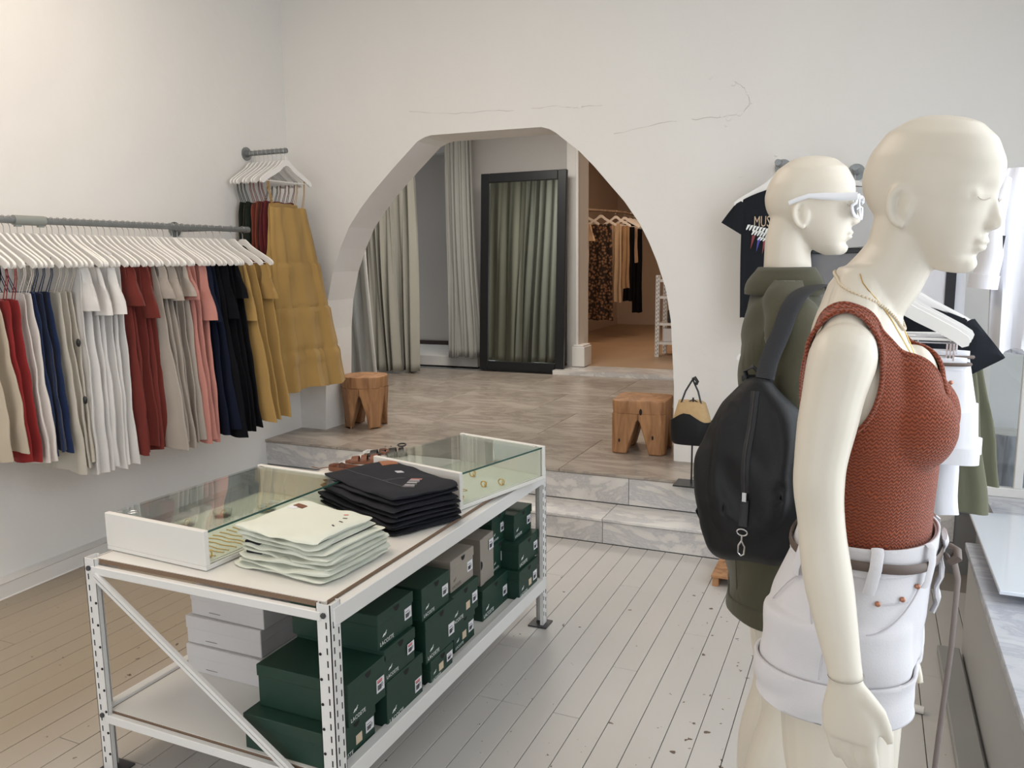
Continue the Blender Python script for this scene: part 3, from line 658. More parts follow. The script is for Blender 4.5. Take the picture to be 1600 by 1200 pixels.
for i in range(11):      # gold chains laid in parallel rows
    t0 = inside(c1t, wd/2-.19, .07+i*.027); p = []
    for k in range(26): p.append((k*.0062, .0025*sin(k*.5+i), .0012*(1+(k % 2))))
    o = MB().tube(p, .0016, 5).build('gold_chain', M_gold, None, True); o.location = t0; o.rotation_euler.z = c1t.rotation_euler.z+.03*sin(i*2.1)
    tag(o, 'thin gold chain, %s of the parallel rows in the near jewellery case' % ('nearest', 'second', 'third', 'fourth', 'fifth', 'sixth', 'seventh', 'eighth', 'ninth', 'tenth', 'farthest')[i], 'necklace', 'gold chains in rows')
for i, (lx, ly) in enumerate(((-wd/2+.10, .10), (-wd/2+.085, .235), (-wd/2+.12, .36), (-wd/2+.22, .47))):
    ds = thing('glass_dish', ('small glass dish with a ring, %s, inside the near jewellery case' % ('nearest to the front panel', 'second from the front panel', 'third from the front panel', 'farthest back')[i]), 'dish', inside(c1t, lx, ly))
    MB().lathe([(0, 0), (.030, 0), (.033, .022), (.031, .022), (.028, .003), (0, .003)], n=22).build('bowl', M_glass, ds, True)
    o = torus(.010, .0014, (0.004, 0, .011), Matrix.Rotation(1.2, 3, 'X')).build('gold_ring', M_gold, None, True); o.location = ds.location+Vector((0, 0, .003)); tag(o, 'small gold ring lying in the glass dish %s of the near case' % ('first', 'second', 'third', 'fourth')[i]+' from the front', 'ring')
for i, (lx, ly) in enumerate(((wd/2-.045, .055), (wd/2-.06, .028))):
    o = torus(.011, .0022, (0, 0, .0125), Matrix.Rotation(pi/2, 3, 'X')).build('gold_ring', M_gold, None, True); o.location = inside(c1t, lx, ly); o.rotation_euler.z = .6*i; tag(o, ('gold hoop', 'gold ring')[i]+' on the tray at the near glass corner of the left case', 'ring')
o = torus(.013, .002, (0, 0, .003)).build('silver_ring', M_chrome, None, True); o.location = A+Vector((.09, .03, h1)); tag(o, 'silver ring lying on the near left corner of the jewellery case lid', 'ring')
A2, B2, C2 = onz(585, 766, TZ), onz(719, 798, TZ), onz(820, 743, TZ)
h2 = P(721, 740, B2.y).z-TZ
c2t, wd2, dp2 = case('shallow white and glass jewellery case at the far end of the table', A2, B2, C2, h2, 2)
for i, (lx, ly, r_) in enumerate(((wd2/2-.05, .30, .012), (wd2/2-.09, .24, .011), (wd2/2-.05, .06, .008), (0, .33, .013))):
    t = thing('earring', ('pair of joined gold hoops', 'gold flower-like earring', 'small gold stud', 'gold open hoop')[i]+' in the far jewellery case, '+('nearest the side glass', 'left of the pair of hoops', 'at the near corner', 'in the middle')[i], 'earring', inside(c2t, lx, ly))
    torus(r_, .0024, (0, 0, r_+.002), Matrix.Rotation(pi/2, 3, 'X')).build('hoop', M_gold, t, True); torus(r_*.8, .002, (.006, .006, r_*.8+.002), Matrix.Rotation(pi/2, 3, 'Y')).build('hoop', M_gold, t, True)
for i, (lx, ly) in enumerate(((wd2/2-.16, .14), (-.03, .20), (.02, .10))):
    o = MB().tube([(.05*cos(a)+.01*sin(3*a), .028*sin(a), .0015) for a in [2*pi*k/30 for k in range(30)]], .0011, 5, closed=True).build('necklace', M_gold if i < 2 else M_chrome, None, True); o.location = inside(c2t, lx, ly); o.rotation_euler.z = i*1.1
    tag(o, ('fine gold necklace curled near the front glass', 'fine gold necklace in a loop in the middle', 'thin silver necklace loop close to the white panel')[i]+' of the far jewellery case', 'necklace')
# ------------------------------------------------------------------ folded jeans
def folded(name, label, cx, cy, z, rz, wd, dp, th, m, seed, layers=2, group=None, pin=.0):
    """one pair of trousers folded flat: stacked cloth layers with rolled folds at +x and loose edges at -x"""
    r = random.Random(seed); t = thing(name, label, 'jeans', (cx, cy, z), rz, group)
    h = th/layers
    for l in range(layers):  # one lower and one upper cloth layer
        ph = [r.uniform(0, 6) for _ in range(8)]
        nu, nv = 28, 34; rings = []; ox = r.uniform(-.008, .004); oy = r.uniform(-.006, .006)
        for i in range(nv+1):
            u = i/nv; e = abs(2*u-1)
            x = (u-.5)*wd*(1-.02*l)+ox
            end = sqrt(max(0, 1-e**10)) if u > .5 else sqrt(max(.0, 1-e**14))
            hl = dp/2*(1-.10*pin*u)*(1+.012*sin(3*u+ph[0]))*(.90+.10*sqrt(max(0, 1-e**5)))
            thk = h*(.5+.22*(u**4)+.06*sin(6*u+ph[5]))*max(.22, end)
            ring = []
            for k in range(nu):
                a = 2*pi*k/nu; c, s_ = cos(a), sin(a)
                yy = hl*math.copysign(abs(c)**.5, c)+oy+.004*sin(5*u+ph[3])
                q = yy/dp
                wr = (.0032*sin(5*u+6*q+ph[4])+.0022*sin(11*u-7*q+ph[6])+.0012*sin(23*u+17*q+ph[1]))*(.5+1.1*abs(q*2)**2)
                zz = h*(l+.5)+thk*math.copysign(abs(s_)**.75, s_)+wr*(.9 if s_ > 0 else .35)
                ring.append((x+.0035*sin(2.5*q*6+ph[7])*(1 if u < .1 or u > .9 else .2), yy, max(.0006, zz)))
            rings.append(ring)
        lay = MB().rings(rings).build('folded_layer', m, t, True)
    bv = BVHTree.FromPolygons([v.co for v in lay.data.vertices], [tuple(p.vertices) for p in lay.data.polygons])
    SURF[t.name] = bv
    return t
SURF = {}
from mathutils.bvhtree import BVHTree
def laid(t, nm, m, x_, y_, sx_, sy_, rz=0, th=.0012, up=0.):
    bv = SURF[t.name]; R_ = Matrix.Rotation(rz, 3, 'Z'); V_ = []; F_ = []; nx = 5
    for lay_ in (1, 0):
        for i in range(nx+1):
            for j in range(nx+1):
                p = R_ @ Vector(((i/nx-.5)*sx_, (j/nx-.5)*sy_, 0))+Vector((x_, y_, 0)); h_ = bv.ray_cast(Vector((p.x, p.y, 1)), Vector((0, 0, -1)))[0]
                z_ = h_.z if h_ else .03
                V_.append((p.x, p.y, z_+.0004+up+(th if lay_ else 0)))
    K = (nx+1)**2
    for i in range(nx):
        for j in range(nx):
            a = i*(nx+1)+j; F_ += [(a, a+nx+1, a+nx+2, a+1), (K+a, K+a+1, K+a+nx+2, K+a+nx+1)]
    per = [j for j in range(nx)]+[i*(nx+1)+nx for i in range(nx)]+[nx*(nx+1)+j for j in range(nx, 0, -1)]+[i*(nx+1) for i in range(nx, 0, -1)]
    for q in range(len(per)): a, b = per[q], per[(q+1) % len(per)]; F_.append((a, b, K+b, K+a))
    return MB().add(V_, F_).build(nm, m, t)
M_wj = mat('white_denim', (.68, .70, .61), .85, bump=.35, bscale=300, spec=.15)
M_bj = mat('black_denim', (.020, .021, .026), .8, bump=.35, bscale=300, var=.25, vscale=12, spec=.2)
def foot(A_, B_, C_):
    A_, B_, C_ = onz(*A_, TZ), onz(*B_, TZ), onz(*C_, TZ); u = B_-A_; return (A_+C_)/2, math.atan2(u.y, u.x), u.length, (C_-B_).length
wc, wrz, wwd, wdp = foot((378, 886), (524, 920), (613, 853))
ordn = ['lowest', 'second from the bottom', 'third from the bottom', 'topmost']
z = TZ
for k in range(4):
    r = random.Random(k+4); th = [.030, .028, .030, .036][k]
    o = folded('folded_jeans', 'folded white jeans, %s in the white stack on the table' % ordn[k], wc.x+r.uniform(-.008, .008)-.004*k, wc.y-.012+r.uniform(-.006, .006)-.004*k, z, wrz+r.uniform(-.05, .05), wwd-(.010*k), wdp*.90-.012*k, th, M_wj, k+20, 2, 'folded white jeans')
    z += th+.0005
    if k in (1, 2): MB().box((-.12, -.128, .012), (.06, .014, .010)).build('waist_lining', M_bj, o, bevel=.003)
    if k == 3:
        for q, (a, b) in enumerate(((.085, .075), (.105, .045), (.118, .010), (.122, -.030))): laid(o, 'size_print', M_inkr if q == 0 else M_ink, a, b, .014, .004, .5-q*.35)
        laid(o, 'leather_patch', M_brown, -.105, .085, .045, .020, -.2, .002); laid(o, 'paper_tag', M_sticker, -.12, .068, .028, .018, .2, .001)
# seams on the folded edge of the white jeans
bc, brz, bwd, bdp = foot((512, 797), (640, 850), (706, 803)); z = TZ
for k in range(4):
    r = random.Random(k+40); th = [.030, .030, .032, .036][k]
    o = folded('folded_jeans', 'folded black jeans, %s in the black stack on the table' % ordn[k], bc.x+r.uniform(-.01, .01)+.004*k, bc.y+r.uniform(-.01, .01), z, brz+r.uniform(-.06, .06), bwd-.008*k, bdp-.008*k, th, M_bj, k+60, 2, 'folded black jeans', .6)
    z += th+.0005
    if k == 3:
        hw_, hd_ = bwd/2, bdp/2
        laid(o, 'leather_patch', mat('tan_patch', (.30, .115, .05), .6), -hw_*.66, hd_*.62, .075, .060, -.35, .002)
        for q in range(4): laid(o, 'size_strip', [mat('strip_red', (.30, .12, .11), .6), mat('strip_grey', (.16, .15, .155), .6), mat('strip_dark', (.06, .06, .065), .6), MATS['strip_grey']][q], hw_*.40+q*.020, hd_*.30-q*.024, .022, .040, -.75)
        for q in range(1, 4): laid(o, 'size_print', M_sticker, hw_*.40+q*.020-.010, hd_*.30-q*.024+.010, .004, .034, -.75, .0008, .0012)
        for q in range(3): laid(o, 'woven_tag', M_sticker, -hw_*.18+q*.010, hd_*.42-q*.002, .0045, .026, -.5)
        laid(o, 'pocket_stitching', mat('grey_thread', (.10, .10, .11), .8), hw_*.15, -.01, .0016, .075, -.2); laid(o, 'pocket_stitching', MATS['grey_thread'], hw_*.15+.014, -.008, .0016, .075, -.2); laid(o, 'side_seam', MATS['grey_thread'], -.02, -hd_*.30, bwd*.75, .0016, .04)
# ------------------------------------------------------------------ belts and sandals at the far left of the table
def strapcurve(pts, wd, th, m, name, parent=None): 
    return MB().tube(pts, wd/2, 8, flat=th/wd, up=(0, 0, 1)).build(name, m, parent, True)
bl = onz(545, 738, TZ)
t = thing('leather_belt', 'coiled brown leather belt lying behind the black jeans at the left table edge', 'belt', bl)
pp = []
for k in range(46): a = k*.30; r_ = .030+.0011*k; pp.append((r_*cos(a)*1.5, r_*sin(a)*.62, .012+.0045*(k//21)+.002*sin(k*.9)))
MB().tube(pp, .0105, 8, flat=.22, up=(0, 0, 1)).build('belt_strap', M_brown, t, True)
MB().tube([(-.07, .0, .010), (-.12, .012, .008), (-.15, -.005, .004), (-.20, .010, .003)], .002, 5).build('belt_lace', M_brown, t, True)
MB().tube([(-.04+.014*cos(a), .01, .024+.012*sin(a)) for a in [2*pi*k/14 for k in range(14)]], .002, 5, closed=True).build('buckle', M_dark, t, True)
bl2 = onz(534, 770, TZ)
t = thing('leather_belt', 'reddish brown belt end hanging between the near jewellery case and the black jeans', 'belt', bl2)
MB().tube([(-.02, .06, .05), (-.005, .02, .03), (0, -.01, .012), (.01, -.04, .004)], .012, 8, flat=.2, up=(1, 0, 0)).build('belt_strap', mat('oxblood_leather', (.10, .03, .022), .5), t, True)
for k, (px, py, m, lab) in enumerate(((575, 722, M_brown, 'brown strappy leather sandal beside the far jewellery case'), (603, 712, mat('black_leather', (.015, .014, .014), .45), 'black strappy leather sandal touching the left corner of the far case'))):
    c = onz(px, py, TZ); t = thing('sandal', lab, 'sandal', c, .45)
    R = []
    for i in range(13):
        u = i/12; x = (u-.5)*.20; hw = .033*(.75+.35*sin(pi*u**.8))*max(.35, (1-abs(2*u-1)**5)); R.append([(x, -hw, .0), (x, hw, .0), (x, hw, .010), (x, -hw, .010)])
    MB().rings(R).build('sole', m, t)
    for u, hh_, w2 in ((-.055, .020, .016), (-.015, .026, .013), (.030, .028, .017), (.070, .030, .010)):
        MB().rings([[(u-w2, (.036+e_)*cos(a), .006+(hh_+e_)*sin(a)), (u+w2, (.034+e_)*cos(a), .006+(hh_+.004+e_)*sin(a)), (u+w2, (.031+e_)*cos(a), .006+(hh_+e_)*sin(a)), (u-w2, (.033+e_)*cos(a), .006+(hh_-.003+e_)*sin(a))] for a in [pi*q/12 for q in range(13)] for e_ in (0,)]).build('sandal_strap', m, t, True)
    MB().tube([(.07, .030*cos(2*pi*q/14), .055+.006*sin(2*pi*q/14)) if False else (.075+.018*cos(2*pi*q/14), .030*sin(2*pi*q/14), .050) for q in range(14)], .0035, 6, closed=True).build('ankle_strap', m, t, True)
    if k == 1:
        for q in range(3): MB().box((.0+q*.025, 0, .044), (.006, .014, .002)).build('metal_stud', M_chrome, t)
# ================================================================== HANGERS AND GARMENTS
def hanger_proto(kind='wood'):
    t = thing('clothes_hanger', 'white wooden hanger', 'hanger')
    # outline of the wooden bow in the s-z plane, extruded
    top = [(0, -.062), (.018, -.064), (.036, -.078), (.060, -.100), (.10, -.125), (.15, -.152), (.20, -.180), (.224, -.197), (.229, -.207)]
    bot = [(.226, -.218), (.214, -.222), (.196, -.208), (.15, -.182), (.10, -.157), (.06, -.134), (.03, -.108), (.012, -.098), (0, -.096)]
    half = top+bot; left = [(-a, b) for a, b in reversed(half) if a > 0]
    poly = half[:-1]+[half[-1]]+left
    mb = MB(); mb.prism([(a, b) for a, b in poly], -.0065, .0065, ax=1); mb.build('hanger_body', M_hang, t, bevel=.0025)
    MB().tube([(-.205, 0, -.206), (.205, 0, -.206)], .0042, 6).build('hanger_bar', M_hang, t, True)
    pts = [(0, 0, -.07), (0, 0, -.032)]+[(.002+.0185*cos(a), 0, -.002+.0185*sin(a)) for a in [-pi/2-.0+ .25*k for k in range(0)]]
    pts = [(0, 0, -.066), (0, 0, -.030), (-.004, 0, -.024)]+[(.0195*cos(a), 0, .0195*sin(a)) for a in [radians(240-14*k) for k in range(0, 17)]]
    MB().tube(pts, .0016, 6).build('hook', M_hook, t, True)
    return t
HP = [None]
def hanger(loc, rz, label, group):
    if HP[0] is None:
        HP[0] = hanger_proto(); o = HP[0]; o.location = loc; o.rotation_euler = (0, 0, rz); o['label'] = label; o['group'] = group; return o
    return dup(HP[0], loc, (0, 0, rz), label, group)
def garment(name, label, cat, loc, rz, m, ht, hh, zt, zb, dep=.032, style='dress', seed=0, group=None, shift=(0, 0), strapm=None, nf=3.0, amp=.016, tiers=(), sl=.24, slm=None, uneven=.0, waist=None, wallside=False):
    """a garment hanging in the local x-z plane; z measured from the rail"""
    r = random.Random(seed*17+5); ph = [r.uniform(0, 6.28) for _ in range(8)]
    t = thing(name, label, cat, loc, rz, group)
    NU, NV = (72, 64) if tiers else (44, 22); R = []
    for j in range(NV+1):
        u = j/NV; z0 = zt+(zb-zt)*u
        w_ = ht+(hh-ht)*(u**.85)
        if waist: w_ -= waist*math.exp(-((u-.28)/.12)**2)
        for tz in tiers:
            if u > tz: w_ += .010
        A = amp*(.25+.9*u); dd = dep*(.45+.75*u)
        for tz in tiers:
            if 0 <= u-tz < .06: dd *= 1.18
        ring = []
        for k in range(NU):
            a = 2*pi*k/NU; c, s = cos(a), sin(a)
            sx = max(-.200 if style != 'free' and wallside else -9, w_*math.copysign(abs(c)**.75, c))
            ty = dd/2*math.copysign(abs(s)**.8, s)
            q = sx/max(w_, .01)
            fold = A*(sin(nf*q*2.2+ph[0]+.5*u)+.45*sin(nf*q*4.7+ph[1]+1.2*u)+.2*sin(nf*9*q+ph[6]))
            for tz in tiers:
                if u > tz: fold += .0065*math.exp(-(u-tz)/.09)*sin(30*q+ph[2]+tz*20)
                if abs(u-tz) < .009: ty *= .72; sx *= .985
            wr = .0035*sin(14*u+4*q+ph[2])+.002*sin(31*u+9*q+ph[3])
            zz = z0
            if j == 0: zz = zt+.004*sin(7*q+ph[4])
            if u > .8: zz += (u-.8)*5*(uneven*q+.008*sin(5*q+ph[5]))
            x_ = sx+shift[0]*u+.006*sin(9*u+ph[7])*u; ring.append((x_, ty+fold+wr+shift[1]*u, zz))
        R.append(ring)
    MB().rings(R).build('body', m, t, True)
    if style == 'straps':
        for s in (-1, 1):
            x0 = s*.165
            for dy in (-.006, .008): MB().tube([(x0, dy*.3, -.172), (x0*.96, dy*.6, (zt-.172)/2), (s*ht*.82, dy, zt-.004)], .0022, 5).build('strap', strapm or m, t, True)
    if style in ('sleeves', 'shirt'):
        for s in (-1, 1):
            R = []
            for j in range(9):
                u = j/8; z = zt-.006-sl*u*(1-.0) ; cx = s*(ht*.86+.035*u) if not (wallside and s < 0) else -.135; hw = (.045+(.035 if not (wallside and s < 0) else .01)*u)
                R.append([(cx+hw*cos(2*pi*k/16)*(1 if s*cos(2*pi*k/16) > 0 else 1.1)+.005*sin(9*u+k), (.012+.010*u)*sin(2*pi*k/16)*1.2-.012-.004*sin(6*u+ph[2])+.006*sin(3*cos(2*pi*k/16)*2+ph[1]), z+.035*u*(-s*cos(2*pi*k/16))*0) for k in range(16)])
            MB().rings(R).build('sleeve', slm or m, t, True)
    if style == 'shirt': # shoulders wrapped over the hanger
        mb = MB(); R = []
        for x_, z_ in ((-ht*.98, -.215), (-.17, -.160), (-.09, -.118), (-.035, -.095), (.035, -.095), (.09, -.118), (.17, -.160), (ht*.98, -.215)): R.append([(x_, -.014, zt-.012), (x_, .014, zt-.012), (x_, .010, z_+.004), (x_, -.010, z_+.004)])
        mb.rings(R).build('yoke', m, t, True)
    if style == 'clips':
        for s in (-1, 1): MB().box((s*ht*.8, 0, zt+.012), (.022, .018, .045)).build('clip', M_dark, t, bevel=.002)
    return t
CL = dict(beige=(.47, .40, .31), black=(.008, .008, .010), red=(.25, .022, .022), whitec=(.66, .61, .58), navy=(.012, .024, .070), cream=(.50, .465, .40), white=(.64, .625, .61), maroon=(.155, .028, .022), taupe=(.37, .325, .285), pink=(.50, .225, .19), inky=(.010, .013, .026), mustard=(.375, .235, .08), olive=(.05, .05, .035), dkgreen=(.025, .032, .026), rust=(.19, .045, .028), wine=(.125, .018, .022), grey=(.22, .22, .23), lgrey=(.50, .50, .50))
CM = {k: cloth(k, v) for k, v in CL.items()}
XB = -3.65; ZB = 1.812
ya, yb = 1.60, PX(387, 357, XB).y
rail = thing('wall_rail', 'long galvanised pipe clothes rail along the left wall', 'clothes rail', (XB, yb, ZB))
R90 = Matrix.Rotation(pi/2, 3, 'X')
MB().tube([(0, 0, 0), (0, ya-yb, 0)], .0165, 14).build('pipe', M_pipe, rail, True)
MB().tube([(0, .004, 0), (0, -.03, 0)], .020, 14).build('end_cap', M_pipe, rail, True)
ys_ = PX(46, 347, XB).y-yb
MB().tube([(0, ys_-.08, 0), (0, ys_+.075, 0)], .0235, 14).box((0, ys_-.06, -.024), (.016, .03, .012)).box((0, ys_+.055, -.024), (.016, .03, .012)).build('pipe_coupling', mat('zinc_coupling', (.33, .35, .33), .5, .6), rail, True)
for yy in (PX(328, 355, XB).y-yb, ya-yb+.1):
    dx = wx(yb+yy)-XB
    mb = MB(); mb.tube([(0, yy, 0), (dx+.006, yy, 0)], .0165, 12); mb.build('wall_arm', M_pipe, rail, True)
    MB().tube([(dx+.012, yy, 0), (dx+.001, yy, 0)], .046, 20).build('flange', M_pipe, rail, True)
GR = [('beige', 2, -64, -50, (20, 712), (42, 705), 'dress', 'beige linen dress', 'dress'),
      ('red', 2, -34, -20, (50, 716), (58, 718), 'dress', 'dark red dress', 'dress'),
      ('whitec', 2, -7, 4, (66, 716), (73, 714), 'straps', 'off-white sleeveless dress with thin straps', 'dress'),
      ('navy', 3, 14, 37, (95, 706), (107, 699), 'straps', 'navy blue dress with dark thin straps', 'dress'),
      ('cream', 3, 50, 72, (124, 735), (134, 712), 'straps', 'cream linen jumpsuit with thin straps', 'jumpsuit'),
      ('white', 7, 80, 142, (150, 735), (207, 719), 'sleeves', 'white linen dress with short sleeves', 'dress'),
      ('maroon', 5, 152, 192, (232, 704), (262, 694), 'sleeves', 'maroon linen dress with short sleeves', 'dress'),
      ('taupe', 6, 200, 246, (292, 696), (320, 684), 'sleeves', 'taupe linen dress with loose sleeves', 'dress'),
      ('pink', 3, 254, 276, (335, 690), (347, 683), 'sleeves', 'dusty pink linen dress', 'dress'),
      ('inky', 2, 284, 294, (362, 672), (374, 668), 'sleeves', 'blue-black dress', 'dress'),
      ('black', 4, 302, 332, (386, 674), (411, 664), 'sleeves', 'black linen dress', 'dress'),
      ('mustard', 3, 344, 378, (430, 662), (453, 648), 'sleeves', 'mustard yellow linen dress with short sleeves', 'dress')]
ORD = ['nearest', 'second', 'third', 'fourth', 'fifth', 'sixth', 'farthest']
sd = 0
for (key, n, h0, h1, p0, p1, style, lab, cat) in GR:
    for i in range(n):
        u = i/max(1, n-1); hp = h0+(h1-h0)*u; Y = PX(hp, 345+.031*hp, XB).y
        hem = P(p0[0]+(p1[0]-p0[0])*u, p0[1]+(p1[1]-p0[1])*u, Y)
        sd += 1; r = random.Random(sd); rz = r.uniform(-.05, .05)
        o_ = ORD[i] if i < n-1 or n == 1 else 'farthest'
        L_ = '%s, %s of its colour on the long rail' % (lab, o_)
        hh = max(.20, min(.36, hem.x-XB)); zb_ = hem.z-ZB
        topw = {'straps': .135, 'sleeves': .175, 'dress': .18}[style]
        zt = {'straps': -.335, 'sleeves': -.215, 'dress': -.30}[style]
        st_ = style
        if style == 'sleeves' and i % 2 == (0 if n > 3 else 1): st_ = 'none'; topw = .17
        if key == 'white' and i == 5: st_ = 'shirt'; zt = -.20
        if key == 'red': topw, zt, st_ = .15, -.36, 'straps'
        if key == 'beige': zt, st_, topw = -.36, 'straps', .13
        g_ = garment(cat, L_, cat, (XB, Y, ZB), rz, CM[key], topw, hh*(1 if i == n-1 else r.uniform(.95, 1.03)), zt, zb_*(1 if i == n-1 else r.uniform(.975, 1.01)), .036, st_, sd, 'garments on the long wall rail', nf=r.uniform(2.2, 3.6), amp=.010, sl=r.uniform(.16, .34), strapm=CM['black'] if key in ('beige',) else None, uneven=-.02, wallside=True)
        if key == 'cream' and i == 2:
            for zz in (-.86, -.58): MB().ell((hh*.9-.01*(zz > -.7), -.018, zz), (.011, .010, .020), nu=12, nv=8).build('black_toggle', M_frame, g_, True)
        hanger((XB, Y, ZB+.0005), rz+r.uniform(-.03, .03), 'white hanger of the %s %s garment on the long wall rail' % (o_, key.replace('whitec', 'off-white').replace('inky', 'blue-black')), 'hangers on the long wall rail')
# bare extra hangers visible between garments
for qi, hp in enumerate((98, 228, 264, 318)): 
    Y = PX(hp+4, 345+.031*hp, XB).y; hanger((XB, Y, ZB+.0005), radians(random.uniform(3, 6)), 'empty white hanger among the %s garments on the long wall rail' % ('white', 'taupe', 'pink', 'black')[qi], 'empty hangers on the long wall rail')
# ---- short rail above: pipe pointing out of the left wall, garments seen from the front
q = PX(392, 240, -3.935); YS, ZS = q.y, q.z; xe = P(448, 237, YS).x
sr = thing('wall_rail', 'short galvanised pipe arm holding strappy dresses high on the left wall', 'clothes rail', (wx(YS), YS, ZS))
MB().tube([(0, 0, 0), (xe-wx(YS), 0, 0)], .0165, 14).build('pipe', M_pipe, sr, True)
MB().tube([(0.002, 0, 0), (.012, 0, 0)], .045, 20).tube([(.010, 0, 0), (.035, 0, 0)], .022, 14).build('flange', M_pipe, sr, True)
keys = ['dkgreen', 'olive', 'dkgreen', 'rust', 'rust', 'wine', 'wine', 'mustard', 'mustard']
labs = ['dark green strappy dress closest to the wall', 'olive-black strappy dress, second from the wall', 'dark green strappy dress, third from the wall', 'rust brown strappy dress, fourth from the wall', 'rust brown strappy dress in the middle', 'wine red strappy dress, inner one', 'wine red strappy dress, outer one', 'mustard strappy dress partly behind the front one', 'mustard yellow tiered maxi dress, frontmost']
for i, key in enumerate(keys):
    xx = wx(YS)+.045+(xe-.012-wx(YS)-.045)*i/8
    rz = pi/2+[.07, .03, -.02, .05, 0, .04, -.03, .05, -.10][i]
    front = i == 8
    if front:
        a, b = PX(449, 607, xx+.10), PX(531, 600, xx+.10); hh = (b.y-a.y)/2; zb_ = (a.z+b.z)/2-ZS; top = PX(451, 325, xx).z-ZS
        shift = ((a.y+b.y)/2-YS, -.10)
    else: hh, zb_, top, shift = .22+.015*(i % 3), -1.02-.03*(i % 3), -.335-.012*(i % 2), (.0, -.02)
    if key == 'mustard' and not front: hh, shift, zb_ = .27, (-.03, -.03), -1.18
    garment('dress', labs[i]+' on the short upper rail', 'dress', (xx, YS, ZS), rz, CM[key], .165 if front else .15, hh, top, zb_, .06 if front else .028, 'straps', 70+i, 'strappy dresses on the short rail', shift=shift, nf=4 if front else 3, amp=.018 if front else .010, tiers=(.30, .55, .79) if front else ())
    hanger((xx, YS, ZS+.0005), rz, 'white hanger on the short upper rail, %s' % ('closest to the wall', 'second from the wall', 'third from the wall', 'fourth from the wall', 'fifth, in the middle', 'sixth from the wall', 'seventh from the wall', 'directly behind the frontmost', 'the frontmost')[i], 'hangers on the short upper rail')
# ================================================================== MANNEQUINS
def tz_(tab, z):
    if z <= tab[0][0]: return tab[0][1:]
    for i in range(len(tab)-1):
        a, b = tab[i], tab[i+1]
        if z <= b[0]: u = (z-a[0])/(b[0]-a[0]); return tuple(a[k]+(b[k]-a[k])*u for k in range(1, len(a)))
    return tab[-1][1:]
# torso table: z, back x, front x, half width   (facing +x, z from the floor)
TOR = [(.84, -.060, .040, .120), (.90, -.105, .070, .155), (.97, -.120, .082, .168), (1.03, -.112, .090, .160), (1.09, -.085, .096, .136), (1.15, -.062, .098, .116), (1.21, -.058, .098, .116), (1.28, -.070, .102, .126), (1.35, -.083, .098, .136), (1.41, -.088, .080, .142), (1.455, -.085, .062, .140), (1.49, -.082, .046, .128), (1.515, -.076, .040, .098), (1.54, -.066, .040, .072), (1.57, -.054, .044, .056), (1.60, -.044, .050, .050)]
def ring(z, off=0, n=48, tab=TOR, e=.92):
    xb, xf, hw = tz_(tab, z); c = (xb+xf)/2; r = (xf-xb)/2+off; h = hw+off
    return [(c+r*math.copysign(abs(cos(2*pi*k/n))**e, cos(2*pi*k/n)), h*math.copysign(abs(sin(2*pi*k/n))**e, sin(2*pi*k/n)), z) for k in range(n)]
def bodypt(z, ang, off=0, tab=TOR, e=.92):
    xb, xf, hw = tz_(tab, z); c = (xb+xf)/2; r = (xf-xb)/2+off; h = hw+off
    return Vector((c+r*math.copysign(abs(cos(ang))**e, cos(ang)), h*math.copysign(abs(sin(ang))**e, sin(ang)), z))
def torso(mb, z0=.84, z1=1.585, off=0, bust=True, sh=True):
    n = 30; mb.rings([ring(z0+(z1-z0)*i/n, off) for i in range(n+1)])
    if bust:
        for s in (-1, 1):
            mb.ell((.068, s*.062, 1.352), (.058+off, .056+off, .062+off)); mb.ell((.062, s*.060, 1.392), (.040+off, .045+off, .070+off))
    if sh:
        for s in (-1, 1): mb.tube([(-.016, s*.02, 1.565), (-.016, s*.05, 1.538), (-.017, s*.09, 1.508), (-.018, s*.135, 1.482)], [.030+off, .036+off, .037+off, .034+off], 14)
        for s in (-1, 1): mb.ell((-.018, s*.135, 1.463), (.046+off, .052+off, .046+off)); mb.tube([(-.02, s*.05, 1.50), (-.018, s*.14, 1.475)], .036+off, 14)
